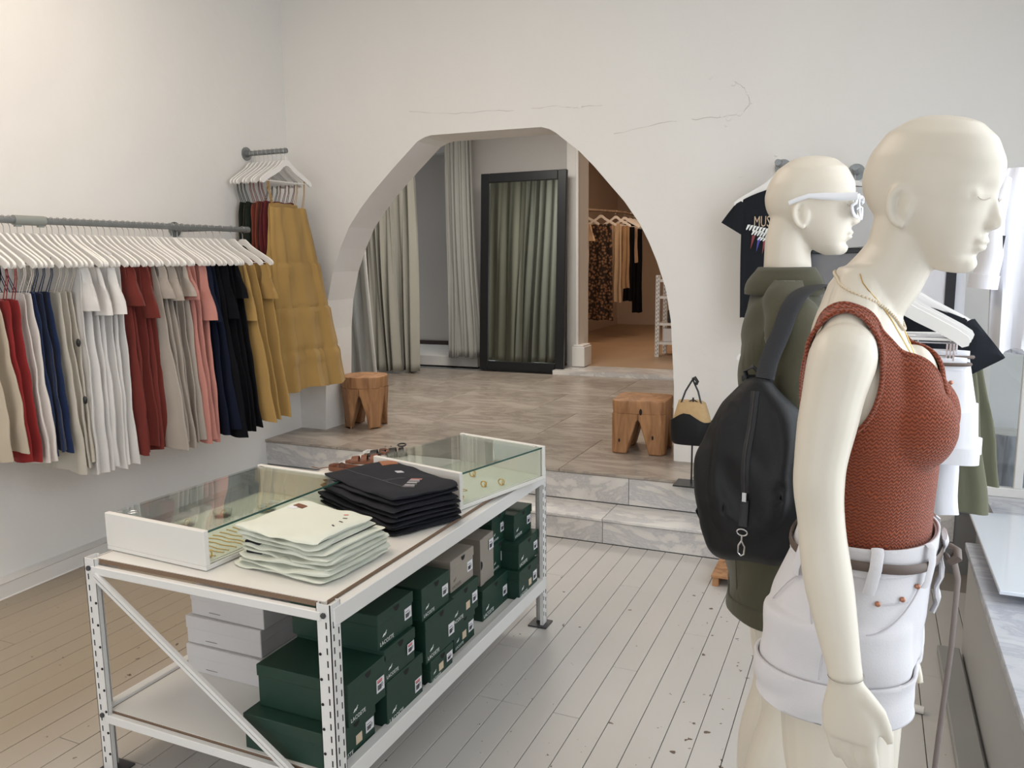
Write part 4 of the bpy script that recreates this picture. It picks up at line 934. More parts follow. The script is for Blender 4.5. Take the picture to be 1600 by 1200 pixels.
# head table relative to crown: depth below crown, back x, front x, half width ; x from ear centre
HT = [(.001, -.006, .012, .010), (.004, -.028, .036, .026), (.010, -.044, .056, .040), (.030, -.073, .081, .062), (.062, -.092, .0985, .0735), (.090, -.0985, .1010, .0755), (.112, -.0965, .0985, .0745), (.128, -.090, .0955, .072), (.148, -.076, .0965, .068), (.168, -.052, .0940, .062), (.188, -.022, .0895, .053), (.204, .000, .087, .043), (.218, .022, .085, .030), (.2265, .040, .078, .020)]
def head_mb(mb, T):
    def tf(p): return T @ Vector(p)
    n = 44; R = []
    for i in range(0, 40):
        d = .001+(.2265-.001)*(1-cos(pi*i/39))/2
        xb, xf, hw = tz_(HT, d); c = xb+(xf-xb)*.44
        rg = []
        for k in range(n):
            a = 2*pi*k/n; cx, sx = cos(a), sin(a); rr = (xf-c) if cx > 0 else (c-xb)
            ef = .80 if (cx > 0 and d > .09) else .95
            rg.append(tf((c+rr*math.copysign(abs(cx)**ef, cx), hw*math.copysign(abs(sx)**.95, sx), -d)))
        R.append(rg)
    mb.rings(R)
    # nose: bridge, tip, nostril wings
    R = []
    for d, x0, x1, w0 in ((.090, .082, .096, .006), (.104, .082, .0955, .007), (.120, .083, .1015, .0085), (.136, .084, .1085, .0100), (.147, .085, .1145, .0120), (.1545, .085, .1125, .0135), (.161, .085, .100, .010)):
        R.append([tf((x0, -w0*1.5, -d)), tf((x0+(x1-x0)*.55, -w0*.95, -d)), tf((x1, -w0*.35, -d)), tf((x1, w0*.35, -d)), tf((x0+(x1-x0)*.55, w0*.95, -d)), tf((x0, w0*1.5, -d))])
    mb.rings(R)
    q = T.to_quaternion().to_matrix()
    mb.ell(tf((.0985, -.0085, -.1535)), (.010, .006, .007), q, 12, 8); mb.ell(tf((.0985, .0085, -.1535)), (.010, .006, .007), q, 12, 8)
    mb.ell(tf((.0925, 0, -.1760)), (.0085, .020, .0055), q, 16, 10); mb.ell(tf((.0905, 0, -.1860)), (.0085, .016, .0062), q, 16, 10)
    mb.ell(tf((.0775, 0, -.2090)), (.0135, .020, .016), q, 14, 10)
    for s in (-1, 1):
        mb.ell(tf((.0815, s*.029, -.110)), (.0115, .0150, .0100), q, 14, 10)         # closed lid bulge
def ear_mb(mb, T):
    for s in (-1, 1):
        pts = []; rr = []
        for k in range(13):
            a = radians(60+k*19); pts.append(T @ Vector((-.002+.0165*cos(a)-.004*sin(a), s*(.0725+.0065*max(0, -cos(a))), -.137+.0275*sin(a)))); rr.append(.0046+.0012*sin(pi*k/12))
        mb.tube(pts, rr, 10)
        q = (T.to_quaternion().to_matrix() @ Matrix.Rotation(s*.18, 3, 'Z'))
        mb.ell(T @ Vector((.001, s*.0705, -.139)), (.014, .0065, .023), q, 14, 10)
def hand_mb(mb, W, d, side, n, L=.175, curl=.15):
    """W wrist, d direction down the hand, side = direction towards the thumb, n = back-of-hand normal"""
    d = d.normalized(); side = (side-d*side.dot(d)).normalized(); n = d.cross(side).normalized() * (1 if n.dot(d.cross(side)) > 0 else -1)
    pl_ = L*.50; R = []
    for u, hw, th in ((-.15, .021, .018), (.0, .022, .017), (.25, .029, .0165), (.55, .037, .0155), (.85, .039, .0135), (1.0, .036, .011)):
        c = W+d*(pl_*u); R.append([c+side*(hw*cos(2*pi*k/18))+n*(th*sin(2*pi*k/18)) for k in range(18)])
    mb.rings(R)
    for i, (o, ln, r0) in enumerate(((.027, .070, .0086), (.009, .078, .0088), (-.009, .073, .0084), (-.026, .058, .0076))):
        b = W+d*(pl_*.90)+side*o; p = [b-d*.012, b]; cur = d.copy(); seg = (.46, .30, .24)
        for s in seg:
            cur = (cur - n*curl*(1.0+.35*i*.3)).normalized(); p.append(p[-1]+cur*ln*s*.5); p.append(p[-1]+cur*ln*s*.5)
        mb.tube(p, [r0*1.02, r0, r0*.98, r0*1.02, r0*.92, r0*.9, r0*.82, r0*.55], 10)
    b = W+d*(pl_*.22)+side*.022; t = (d*.80+side*.55-n*.25).normalized(); t2 = (d*.95+side*.18-n*.25).normalized()
    mb.tube([b-d*.01-side*.01, b, b+t*.030, b+t*.030+t2*.026, b+t*.030+t2*.048], [.012, .0125, .0105, .0095, .006], 10)
def limb(mb, pts, rr, n=20, sub=6):
    P_ = []; R_ = []; m = len(pts)
    for i in range(m-1):
        p0, p1, p2, p3 = pts[max(i-1, 0)], pts[i], pts[i+1], pts[min(i+2, m-1)]
        for k in range(sub):
            t = k/sub; t2, t3 = t*t, t*t*t
            P_.append(.5*((2*p1)+(p2-p0)*t+(2*p0-5*p1+4*p2-p3)*t2+(3*p1-p0-3*p2+p3)*t3))
            R_.append(rr[i]+(rr[i+1]-rr[i])*(t2*(3-2*t)))
    P_.append(pts[-1]); R_.append(rr[-1]); mb.tube(P_, R_, n)
def mannequin(label, base, yaw, headT, armR, armL, neckshift, head_yaw):
    """base on the floor; armR / armL: local joint lists"""
    t = thing('mannequin', label, 'mannequin', base, yaw)
    mb = MB(); torso(mb, .90)
    hx_, hz_ = headT.translation.x, headT.translation.z
    mb.tube([(-.016, 0, 1.49), (-.008, 0, 1.535), ((hx_-.045)*.6, 0, 1.575), (hx_-.044, 0, hz_-.195), (hx_-.036, 0, hz_-.150), (hx_-.01, 0, hz_-.11)], [.066, .060, .054, .0505, .050, .045], 28)
    head_mb(mb, headT); ear_mb(mb, headT)
    for s in (-1, 1):
        limb(mb, [Vector((-.015, s*.082, .98)), Vector((-.005, s*.086, .84)), Vector((.012, s*.084, .66)), Vector((.012, s*.082, .49)), Vector((-.022, s*.080, .33)), Vector((-.035, s*.078, .10))], [.088, .083, .066, .050, .050, .032])
        limb(mb, [Vector((-.05, s*.078, .035)), Vector((.01, s*.08, .045)), Vector((.09, s*.085, .028)), Vector((.155, s*.088, .022))], [.028, .036, .028, .018])
        mb.tube([(-.035, s*.078, .12), (-.035, s*.078, .04)], .032, 14)
    for arm, s in ((armR, -1), (armL, 1)):
        limb(mb, arm['p'], arm['r']); hand_mb(mb, arm['p'][-1], arm['d'], arm['side'], arm['n'])
    body = remesh(mb, .0033, 7, .6)
    # sculpt small facial relief
    inv = headT.inverted()
    for v in body.vertices:
        if v.co.z < headT.translation.z-.24: continue
        p = inv @ v.co
        if p.x < .03: continue
        dz = -p.z; d = Vector((0, 0, 0)); ay = abs(p.y)
        g1 = math.exp(-(((ay-.030)/.020)**2+((dz-.102)/.012)**2)); d.x -= .0065*g1                 # socket under the brow
        g2 = math.exp(-(((ay-.028)/.020)**2+((dz-.1145)/.0022)**2)) if ay < .046 and ay > .012 else 0; d.x -= .0018*g2   # lid line
        g3 = math.exp(-((ay/.018)**2+((dz-.1815)/.0020)**2)); d.x -= .0028*g3                        # mouth line
        g4 = math.exp(-((ay/.03)**2+((dz-.199)/.006)**2)); d.x -= .004*g4
        v.co = headT @ (p+d)
    body.materials.append(M_skin); link('body', body, None, t)
    # thin lid creases of the closed eyes
    for s in (-1, 1):
        MB().tube([headT @ Vector((.0975-.42*(abs(y_)-.012)**1.0*.55-.0012, s*y_, -.1150-.0035*sin(pi*(y_-.016)/.028))) for y_ in [.016+.028*k/8 for k in range(9)]], .0007, 5).build('eye_crease', mat('crease_brown', (.42, .36, .29), .6), t)
    MB().tube([headT.to_3x3() @ Vector((0, 0, 0)) + Vector((0, 0, 0)), Vector((0, 0, 0.001))], .0005, 3)
    MB().box((0, 0, -.003), (.34, .34, .008)).build('base_plate', M_dark, t)
    MB().lathe([(0, 0), (.19, 0), (.19, .010), (0, .012)], (.02, 0, 0), 40).build('base_disc', M_chrome, t, True)
    for s, arm in ((-1, armR), (1, armL)):
        d = arm['d'].normalized(); w_ = arm['p'][-1]; a = d.orthogonal().normalized(); b = d.cross(a)
        MB().tube([w_-d*.004+a*(.0232*cos(2*pi*k/24))+b*(.0232*sin(2*pi*k/24)) for k in range(24)], .0006, 4, closed=True).build('wrist_joint', mat('joint_line', (.30, .27, .22), .7), t)
    return t
def V3(*a): return Vector(a)
# ------------------------------------------------------------------ front mannequin
B1 = Vector((0.0, 1.37, 0)); Y1 = -.10
t1h = Matrix.Translation((.083, 0, 1.802)) @ Matrix.Rotation(radians(-20), 4, 'Z') @ Matrix.Rotation(radians(8), 4, 'Y') @ Matrix.Scale(.97, 4)
MI = (Matrix.Translation(B1) @ Matrix.Rotation(Y1, 4, 'Z')).inverted()
def lp(px, py, Y): return MI @ P(px, py, Y)
sh1 = V3(-.016, -.158, 1.470)
armR = dict(p=[sh1+V3(.004, .035, .005), sh1+V3(0, -.004, -.012), lp(1297, 640, 1.185), lp(1280, 740, 1.165), lp(1283, 815, 1.16), lp(1293, 900, 1.15), lp(1322, 1060, 1.12)], r=[.036, .046, .0405, .0345, .0315, .033, .0225], d=V3(.10, .02, -1), side=V3(1, -.25, 0), n=V3(0, -1, 0))
sh2 = V3(-.016, .158, 1.470)
armL = dict(p=[sh2+V3(.004, -.035, .005), sh2+V3(0, .004, -.012), V3(-.01, .195, 1.32), V3(-.01, .215, 1.18), V3(.01, .205, 1.05), V3(.04, .185, .92)], r=[.036, .046, .040, .032, .033, .0225], d=V3(.12, -.05, -1), side=V3(1, .25, 0), n=V3(0, 1, 0))
m1 = mannequin('cream bald mannequin nearest to the camera, in a rust knit top and white shorts', B1, Y1, t1h, armR, armL, 0, 0)
# knitted tank top, cut from an offset of the torso
tb_ = MB(); torso(tb_, 1.02, 1.56, .002); tm = remesh(tb_, .0055, 6, .6)
V, Fc = vf(tm, .0045)
def gtop(p):
    a = p.z-1.07; ay = abs(p.y)
    if p.x > -.015: k = ay-(p.z-1.335)*.66
    else: k = ay-max(0, (p.z-1.24))*.42
    k = k if p.z > 1.2 else 1
    arm = (sqrt(((p.x+.016)/.050)**2+((p.z-1.432)/.088)**2)-1)*.05
    # the opening only exists at the sides of the body
    arm = max(arm, (.098-ay)) if p.z > 1.33 else 1
    if p.z > 1.432 and ay > .139: arm = -1*(ay-.139)
    return min(a, k, arm)
def knitmat():
    m = mat('rust_knit', (.235, .062, .032), .85, spec=.12, sheen=.2); nt = m.node_tree; N = nt.nodes; L = nt.links; b = N['Principled BSDF']
    tc = N.new('ShaderNodeTexCoord'); mp = N.new('ShaderNodeMapping'); mp.inputs['Scale'].default_value = (.55, .55, 1.25); L.new(tc.outputs['Object'], mp.inputs['Vector'])
    sp = N.new('ShaderNodeSeparateXYZ'); L.new(tc.outputs['Object'], sp.inputs[0])
    n = N.new('ShaderNodeTexNoise'); n.inputs['Scale'].default_value = 45; n.inputs['Detail'].default_value = 2; L.new(tc.outputs['Object'], n.inputs['Vector'])
    def mt(op, a, b2=0.):
        q = N.new('ShaderNodeMath'); q.operation = op
        for i_, v_ in enumerate((a, b2)):
            if isinstance(v_, (int, float)): q.inputs[i_].default_value = v_
            else: L.new(v_, q.inputs[i_])
        return q.outputs[0]
    hx_ = mt('SINE', mt('ADD', mt('MULTIPLY', mt('ADD', sp.outputs[0], mt('MULTIPLY', sp.outputs[1], .6)), 820.), mt('MULTIPLY', n.outputs['Fac'], 9.)))
    hh = mt('SINE', mt('ADD', mt('ADD', mt('MULTIPLY', sp.outputs[2], 1150.), mt('MULTIPLY', hx_, 1.5)), mt('MULTIPLY', n.outputs['Fac'], 13.)))
    h01 = mt('ADD', mt('MULTIPLY', hh, .5), .5)
    bp = N.new('ShaderNodeBump'); bp.inputs['Strength'].default_value = .8; bp.inputs['Distance'].default_value = .0022
    L.new(h01, bp.inputs['Height']); L.new(bp.outputs['Normal'], b.inputs['Normal'])
    cr = N.new('ShaderNodeValToRGB'); cr.color_ramp.elements[0].color = (.150, .032, .014, 1); cr.color_ramp.elements[1].color = (.29, .070, .032, 1); cr.color_ramp.elements[0].position = .0; cr.color_ramp.elements[1].position = .8  # ramp darkens the recesses between ribs: shade painted into the knit colour
    L.new(h01, cr.inputs['Fac']); L.new(cr.outputs['Color'], b.inputs['Base Color']); return m
M_knit = knitmat()
tt = thing('knit_top', 'rust red ribbed knit tank top with a deep V neck on the front mannequin', 'tank top', B1, Y1)
V2, F2 = clipmesh(V, Fc, gtop); shell('body', V2, F2, M_knit, tt, .0035)
for L_ in loops(V2, F2):
    Ls = smoothloop(L_, 10, 2)
    if len(Ls) > 8 and sum(p.z for p in Ls)/len(Ls) > 1.12: MB().tube(Ls, .0052, 8, closed=True, flat=.7).build('edge_rib', M_knit, tt, True)
# necklaces
nk = thing('pearl_necklace', 'short necklace of tiny cream pearls around the neck of the front mannequin', 'necklace', B1, Y1)
def necklace_path(zb_, zf, off, n):
    out = []
    for k in range(n):
        a = 2*pi*k/n; u = (1+cos(a))/2; z = zb_+(zf-zb_)*u**.9+.012*sin(a)**2; out.append(surf(z, a, .0022))
    return out
from mathutils.bvhtree import BVHTree
_b1 = [c for c in m1.children if c.name.startswith('body')][0].data
bv1 = BVHTree.FromPolygons([v.co for v in _b1.vertices], [tuple(p.vertices) for p in _b1.polygons])
def surf(z, a, off):
    c = Vector((.0, 0, z)); d_ = Vector((cos(a), sin(a), 0)); h_ = bv1.ray_cast(c+d_*.19-Vector((0, 0, 0)), -d_)[0]
    return (h_ if h_ else c+d_*.05)+d_*off
def evenly(L_, n):
    L_ = list(L_)+[L_[0]]; cum = [0]
    for i in range(1, len(L_)): cum.append(cum[-1]+(L_[i]-L_[i-1]).length)
    out = []; j = 0
    for k in range(n):
        s_ = cum[-1]*k/n
        while cum[j+1] < s_: j += 1
        out.append(L_[j].lerp(L_[j+1], (s_-cum[j])/max(1e-9, cum[j+1]-cum[j])))
    return out
pm = MB().ell((0, 0, 0), (.0026, .0026, .0026), nu=8, nv=6).mesh('pearl', True); pm.materials.append(mat('pearl', (.62, .52, .38), .3))
for p in evenly(smoothloop(necklace_path(1.578, 1.490, .0045, 120), 4), 92): link('pearl', pm, None, nk).location = p
nk2 = thing('pendant_necklace', 'fine gold pendant chain hanging down into the V neck of the front mannequin', 'necklace', B1, Y1)
pp = [surf(1.575-.135*(k/14)**.9, radians(100-6.6*k), .0014) for k in range(14)]
ppp = pp+[surf(1.425, 0, .0015)]+[surf(p.z, math.atan2(-p.y, p.x), .0014) for p in reversed(pp)]
MB().tube(ppp, .0008, 5).build('chain', M_gold, nk2, True)
pq = surf(1.412, 0, .003)
MB().ell(pq, (.003, .006, .011), nu=10, nv=8).build('pendant', M_gold, nk2, True); torus(.005, .0011, surf(1.428, 0, .003), Matrix.Rotation(pi/2, 3, 'X')).build('pendant_ring', M_gold, nk2, True)
# white denim shorts
M_short = mat('white_shorts_denim', (.60, .585, .60), .85, bump=.3, bscale=320, spec=.15)
ST = [(.88, -.125, .092, .172), (.94, -.130, .098, .176), (1.00, -.132, .102, .174), (1.06, -.124, .106, .164), (1.12, -.100, .110, .146), (1.165, -.084, .112, .134), (1.23, -.080, .112, .130)]
def sring(z, off=0, n=48): return ring(z, off, n, ST, .9)
def spt(z, a, off=0): return bodypt(z, a, off, ST, .9)
mb = MB(); mb.rings([sring(.985+.22*i/14) for i in range(15)])
for s in (-1, 1): mb.rings([[(-.016+(.106+.004*u)*cos(2*pi*k/36), s*.090+(.083+.006*u)*sin(2*pi*k/36), 1.06-.20*u) for k in range(36)] for u in [i/8 for i in range(9)]])
smh = remesh(mb, .0055, 5, .6)
for v in smh.vertices:
    p = v.co; v.co = p+v.normal*(.0028*sin(p.z*70+p.x*22+p.y*9)*max(0, min(1, (1.06-p.z)/.08))+.0018*sin(p.z*120-p.x*60)*max(0, min(1, (.99-p.z)/.05)))
smh.update()
V, Fc = vf(smh, 0)
def ztop(p): return 1.176-.10*(p.x-.0)*(-.22)
ss = thing('denim_shorts', 'white high-waisted denim shorts with rolled cuffs on the front mannequin', 'shorts', B1, Y1)
hemz = lambda p: .928+.10*max(0, p.x)*.3
A_, F_ = clipmesh(V, Fc, lambda p: min(p.z-hemz(p), ztop(p)-p.z)); shell('body', A_, F_, M_short, ss, .004)
Vo, _ = vf(smh, .007)
A_, F_ = clipmesh(Vo, Fc, lambda p: min(p.z-hemz(p)+.012, hemz(p)+.050-p.z)); shell('rolled_cuff', A_, F_, M_short, ss, .006)
Vo, _ = vf(smh, .0035)
A_, F_ = clipmesh(Vo, Fc, lambda p: min(p.z-ztop(p)+.038, ztop(p)+.003-p.z)); shell('waistband', A_, F_, M_short, ss, .004)
for a in (-.55, -1.35, .55, 1.4, -2.3, 2.3): 
    MB().tube([spt(1.183, a, .006), spt(1.178, a, .013), spt(1.156, a, .0145), spt(1.128, a, .012), spt(1.118, a, .008)], .0085, 8, flat=.28, up=(-sin(a), cos(a), 0)).build('belt_loop', M_short, ss, True)
M_thread = mat('thread_grey', (.46, .44, .46), .8)
def line(pts, r, m, nm, par): return MB().tube(pts, r, 5).build(nm, m, par, True)
for s in (-1, 1):
    line([spt(1.122-.062*sin(.5*pi*u)**.8, s*(.62+.62*u), .0058) for u in [k/14 for k in range(15)]], .0012, M_thread, 'pocket_edge', ss)
    line([spt(1.102, s*(.78+.045*k), .0056) for k in range(9)], .0009, M_thread, 'coin_pocket_seam', ss)
    line([spt(.985+.135*k/12, s*1.62+.0*k, .0062) for k in range(13)], .0009, M_thread, 'side_seam', ss)
    line([spt(1.05+.07*sin(pi*k/12), s*(1.75+.07*k), .0060) for k in range(13)], .0009, M_thread, 'back_pocket_seam', ss)
for (zz, a) in ((1.108, -.88), (1.104, -1.20), (1.122, -.66), (1.108, .88), (1.104, 1.20)):
    c = spt(zz, a, .0052); MB().ell(c, (.0032, .0032, .0045) if False else (.0042, .0030, .0042), nu=12, nv=8).build('rivet', M_brass, ss, True)
fly = [spt(1.178-.13*k/10, -.02+.035*sin(k*.9), .011+.003*sin(k*1.7)) for k in range(11)]
MB().tube(fly, .016, 8, flat=.25, up=(0, 1, 0)).build('fly_flap', M_short, ss, True)
# thin leather belt: through the loops, knotted at the front, one end hanging
bt = thing('leather_belt', 'thin dark brown belt tied around the white shorts, one end hanging down', 'belt', B1, Y1)
MB().tube([spt(1.154+.003*sin(3*2*pi*k/60), 2*pi*k/60, .0105) for k in range(60)], .0075, 8, closed=True, flat=.35, up=(0, 0, 1)).build('belt_strap', M_beltm, bt, True)
f0 = spt(1.154, -.05, .018)
MB().tube([f0+V3(.0, .012, .006), f0+V3(.012, 0, .004), f0+V3(.014, -.014, -.004), f0+V3(.004, -.016, -.012), f0+V3(-.002, .004, -.008)], .007, 8, flat=.5).build('knot', M_beltm, bt, True)
MB().tube([f0+V3(.006, -.004, 0), f0+V3(.016, -.006, -.04), f0+V3(.014, -.006, -.15), f0+V3(.006, -.010, -.30), f0+V3(.0, -.014, -.45)], .0075, 8, flat=.3, up=(.6, 1, 0)).build('hanging_end', M_beltm, bt, True)
# ------------------------------------------------------------------ rear mannequin
B2_ = Vector((P(1262, 340, 2.02).x-.035, 2.02, 0)); Y2 = .24
t2h = Matrix.Translation((.036, 0, 1.831)) @ Matrix.Rotation(radians(-14)-.08, 4, 'Z')
arm2 = dict(p=[V3(-.012, -.12, 1.470), V3(-.012, -.155, 1.452), V3(-.01, -.185, 1.32), V3(-.01, -.20, 1.18), V3(.01, -.20, 1.05), V3(.04, -.20, .93)], r=[.036, .046, .040, .032, .033, .0225], d=V3(.1, 0, -1), side=V3(1, -.25, 0), n=V3(0, -1, 0))
arm3 = dict(p=[V3(-.012, .12, 1.475), V3(-.016, .162, 1.458), V3(-.03, .20, 1.32), V3(-.03, .22, 1.18), V3(.02, .215, 1.05), V3(.08, .20, .93)], r=[.036, .046, .040, .032, .033, .0225], d=V3(.2, 0, -1), side=V3(1, .25, 0), n=V3(0, 1, 0))
m2 = mannequin('cream bald mannequin with white sunglasses behind the front one, in an olive jacket', B2_, Y2, t2h, arm2, arm3, 0, 0)
M_olive = cloth('olive_twill', (.062, .058, .036), .12)
mb = MB()
JT = [(.70, -.112, .10, .165), (.90, -.128, .11, .178), (1.05, -.118, .118, .170), (1.20, -.095, .118, .152), (1.35, -.104, .122, .158), (1.43, -.106, .108, .158), (1.475, -.098, .078, .140), (1.505, -.090, .066, .110), (1.53, -.082, .064, .088), (1.56, -.074, .062, .074)]
mb.rings([ring(.70+.86*i/24, 0, 48, JT) for i in range(25)])
for arm, s in ((arm2, -1), (arm3, 1)):
    mb.tube([(-.016, s*.02, 1.555), (-.016, s*.06, 1.530), (-.017, s*.10, 1.500), (-.016, s*.15, 1.465)], [.042, .048, .050, .050], 14)
    p = arm['p']; limb(mb, [p[0], p[1], p[2], p[3], p[4], p[4].lerp(p[5], .8)], [.048, .054, .050, .045, .044, .042])
jm = remesh(mb, .0075, 5, .6)
for v in jm.vertices:
    p = v.co; v.co = p+v.normal*(.0055*sin(p.z*30+p.y*24+p.x*13+1.5*sin(p.z*11))+.003*sin(p.z*55-p.x*40+p.y*25))
jm.update(); V, Fc = vf(jm)
jk = thing('jacket', 'olive green long-sleeved jacket with a stand collar on the rear mannequin', 'jacket', B2_, Y2)
A_, F_ = clipmesh(V, Fc, lambda p: min(p.z-.745, 1.548-p.z if abs(p.y) < .12 else 1)); shell('body', A_, F_, M_olive, jk, .004)
R = [[(x_*1.0, y_, z_) for x_, y_, z_ in ring(1.515+.062*i/6, [.012, .016, .018, .017, .013, .008, .004][i], 40, [(1.515, -.086, .064, .088), (1.58, -.064, .052, .066)])] for i in range(7)]
cv = [p for r_ in R for p in r_]; cf = [(i*40+k, i*40+(k+1) % 40, (i+1)*40+(k+1) % 40, (i+1)*40+k) for i in range(6) for k in range(40) if not (k < 3 or k > 36)]
shell('collar', [Vector(p) for p in cv], cf, M_olive, jk, .005)
def jpt(z, a, off=0): return bodypt(z, a, off, JT)
for z_, nm in ((1.30, 'yoke_seam'),): line([jpt(z_, pi*.55+pi*.9*k/24, .006) for k in range(25)], .0016, M_olive, nm, jk)
for a in (2.55, 3.75): line([jpt(1.28-.5*k/16, a, .0065) for k in range(17)], .0016, M_olive, 'back_seam', jk)
Vo, _ = vf(jm, .004)
A_, F_ = clipmesh(Vo, Fc, lambda p: min(p.z-.742, .785-p.z)); shell('hem_band', A_, F_, M_olive, jk, .004)
# sunglasses
sg = thing('sunglasses', 'white-framed sunglasses with grey lenses on the rear mannequin', 'sunglasses', B2_, Y2)
M_sg = mat('white_acetate', (.72, .73, .76), .25)
def hp(x, y, z): return t2h @ Vector((x, y, z))
for s in (-1, 1):
    pts = [hp(.112, s*.069, -.100), hp(.085, s*.073, -.101), (hp(.045, s*.079, -.098)), hp(.012, s*.082, -.096), hp(-.012, s*.082, -.103), hp(-.030, s*.080, -.110)]
    MB().tube(pts, [.0085, .0085, .0075, .0052, .0048, .0050], 8, flat=.35, up=(0, 0, 1)).build('temple_arm', M_sg, sg, True)
    R = [hp(.113-.010*abs(cos(a))*(1 if s*sin(a) > 0 else .2)-.002, s*.034+.030*cos(a), -.120+.024*sin(a)) for a in [2*pi*k/26 for k in range(26)]]
    MB().tube(R, .0042, 8, closed=True, flat=.8).build('rim', M_sg, sg, True)
    mbl = MB(); n_ = len(R); c_ = sum(R, Vector())/n_; mbl.add(R+[c_], [(i, (i+1) % n_, n_) for i in range(n_)]); mbl.build('lens', glassmat('grey_lens', (.32, .31, .30), .8) if 'grey_lens' not in MATS else MATS['grey_lens'], sg)
MB().tube([hp(.114, -.008, -.112), hp(.116, 0, -.110), hp(.114, .008, -.112)], .003, 8).build('bridge', M_sg, sg, True)
# ------------------------------------------------------------------ backpack on the shoulder of the rear mannequin
bc_ = P(1176, 735, 1.755); Rb = radians(-12)
bp_ = thing('backpack', 'large soft black backpack with a steel snap hook, hung on the rear mannequin', 'backpack', bc_, Rb)
sx_ = abs((P(1250, 735, 1.755)-P(1100, 735, 1.755)).x)/2
zT, zBt = P(1176, 592, 1.755).z-bc_.z, P(1176, 874, 1.755).z-bc_.z
mb = MB(); R = []
for i in range(29):
    u = i/28; z_ = zBt+(zT-zBt)*u
    w_ = tz_([(0, .080), (.04, .105), (.15, .125), (.35, .137), (.55, .132), (.72, .112), (.86, .078), (.95, .045), (1, .026)], u)[0]
    d_ = tz_([(0, .045), (.06, .075), (.3, .088), (.6, .080), (.85, .05), (1, .022)], u)[0]
    R.append([(w_*math.copysign(abs(cos(a))**.85, cos(a))+.006, d_*math.copysign(abs(sin(a))**.85, sin(a))+.012*(1-u), z_+.010*cos(a)*(u < .2)) for a in [2*pi*k/40 for k in range(40)]])
mb.rings(R); bm_ = remesh(mb, .0055, 12, .7)
for v in bm_.vertices:
    p = v.co; u = (p.z-zBt)/(zT-zBt)
    f = .0035*sin(p.x*45+3*sin(p.z*12))+.0025*sin(p.z*30+p.x*30)
    # the sagging side panels fold in around the front pocket
    rr = hypot((p.x-.012)/.072, (p.z-.035)/.150)
    wy = max(0, min(1, -p.y/.03)); f += wy*(.008*math.exp(-((rr-1)/.22)**2) - .006*math.exp(-((rr-1.35)/.2)**2))
    v.co = p+v.normal*f
bm_.update(); bm_.materials.append(M_leather); ob_ = link('bag_body', bm_, None, bp_); sm_ = ob_.modifiers.new('s', 'SMOOTH'); sm_.factor = .6; sm_.iterations = 6
from mathutils.bvhtree import BVHTree
bvh = BVHTree.FromPolygons([v.co for v in bm_.vertices], [tuple(p.vertices) for p in bm_.polygons])
def onbag(x_, z_, off=.002):
    h_ = bvh.ray_cast(Vector((x_, -1, z_)), Vector((0, 1, 0)))[0]
    return (h_ if h_ else Vector((x_, -.05, z_)))+Vector((0, -off, 0))
zz = [zT-.02-(zT-.02+.03)*k/18 for k in range(19)]
MB().tube([onbag(.012, z_, .001) for z_ in zz], .009, 8, flat=.25, up=(1, 0, 0)).build('zip_tape', M_strap, bp_, True)
MB().tube([onbag(.012, z_, .0035) for z_ in zz], .0018, 6).build('zip', mat('zip_dark', (.07, .07, .07), .35, .8), bp_, True)
MB().box(onbag(.012, -.038, .006), (.010, .006, .020)).build('zip_slider', M_chrome, bp_, bevel=.001)
MB().tube([onbag(.012, z_, .006) for z_ in (-.045, -.07, -.10)], .009, 8, flat=.25, up=(1, 0, 0)).build('pull_strap', M_strap, bp_, True)
sn = onbag(.012, -.112, .008)
MB().tube([sn+Vector((.011*cos(a), 0, .007*sin(a))) for a in [2*pi*k/16 for k in range(16)]], .0016, 6, closed=True).build('d_ring', M_chrome, bp_, True)
MB().tube([sn+Vector((0, 0, -.006)), sn+Vector((0, -.002, -.018)), sn+Vector((.007, -.002, -.030)), sn+Vector((.006, -.002, -.046)), sn+Vector((0, -.002, -.050)), sn+Vector((-.007, -.002, -.044)), sn+Vector((-.006, -.002, -.028)), sn+Vector((0, -.002, -.018))], .0019, 6).build('snap_hook', M_chrome, bp_, True)
bi = bp_.matrix_basis
M4 = (Matrix.Translation(bc_) @ Matrix.Rotation(Rb, 4, 'Z')).inverted()
spts = [P(1195, 592, 1.755), P(1203, 560, 1.775), P(1222, 515, 1.80), P(1236, 478, 1.82), P(1255, 456, 1.86), P(1278, 447, 1.92), P(1296, 448, 1.99), P(1305, 456, 2.05)]
P_ = []; lim = MB(); sp = [M4 @ p for p in spts]
for i in range(len(sp)-1):
    for k in range(5):
        p0, p1, p2, p3 = sp[max(i-1, 0)], sp[i], sp[i+1], sp[min(i+2, len(sp)-1)]; t = k/5
        P_.append(.5*((2*p1)+(p2-p0)*t+(2*p0-5*p1+4*p2-p3)*t*t+(3*p1-p0-3*p2+p3)*t**3))
lim.tube(P_, .0195, 10, flat=.16, up=(1, .3, 0)).build('shoulder_strap', M_strap, bp_, True)
MB().tube([M4 @ P(1170, 600, 1.78), M4 @ P(1164, 580, 1.78), M4 @ P(1176, 572, 1.78), M4 @ P(1190, 586, 1.79), M4 @ P(1200, 594, 1.79)], .012, 8, flat=.3, up=(0, 1, 0)).build('top_loop', M_strap, bp_, True)
MB().box(M4 @ P(1184, 592, 1.79), (.065, .022, .016)).build('top_band', M_strap, bp_, bevel=.003)
MB().box((M4 @ P(1195, 578, 1.79)), (.028, .008, .018)).build('strap_buckle', M_frame, bp_, bevel=.002)
MB().tube([Vector((-.105, .03, -.05)), Vector((-.135, .03, -.12)), Vector((-.10, .035, zBt+.01)), Vector((-.02, .03, zBt-.004))], .012, 8, flat=.3, up=(0, 1, 0)).build('lower_strap', M_strap, bp_, True)
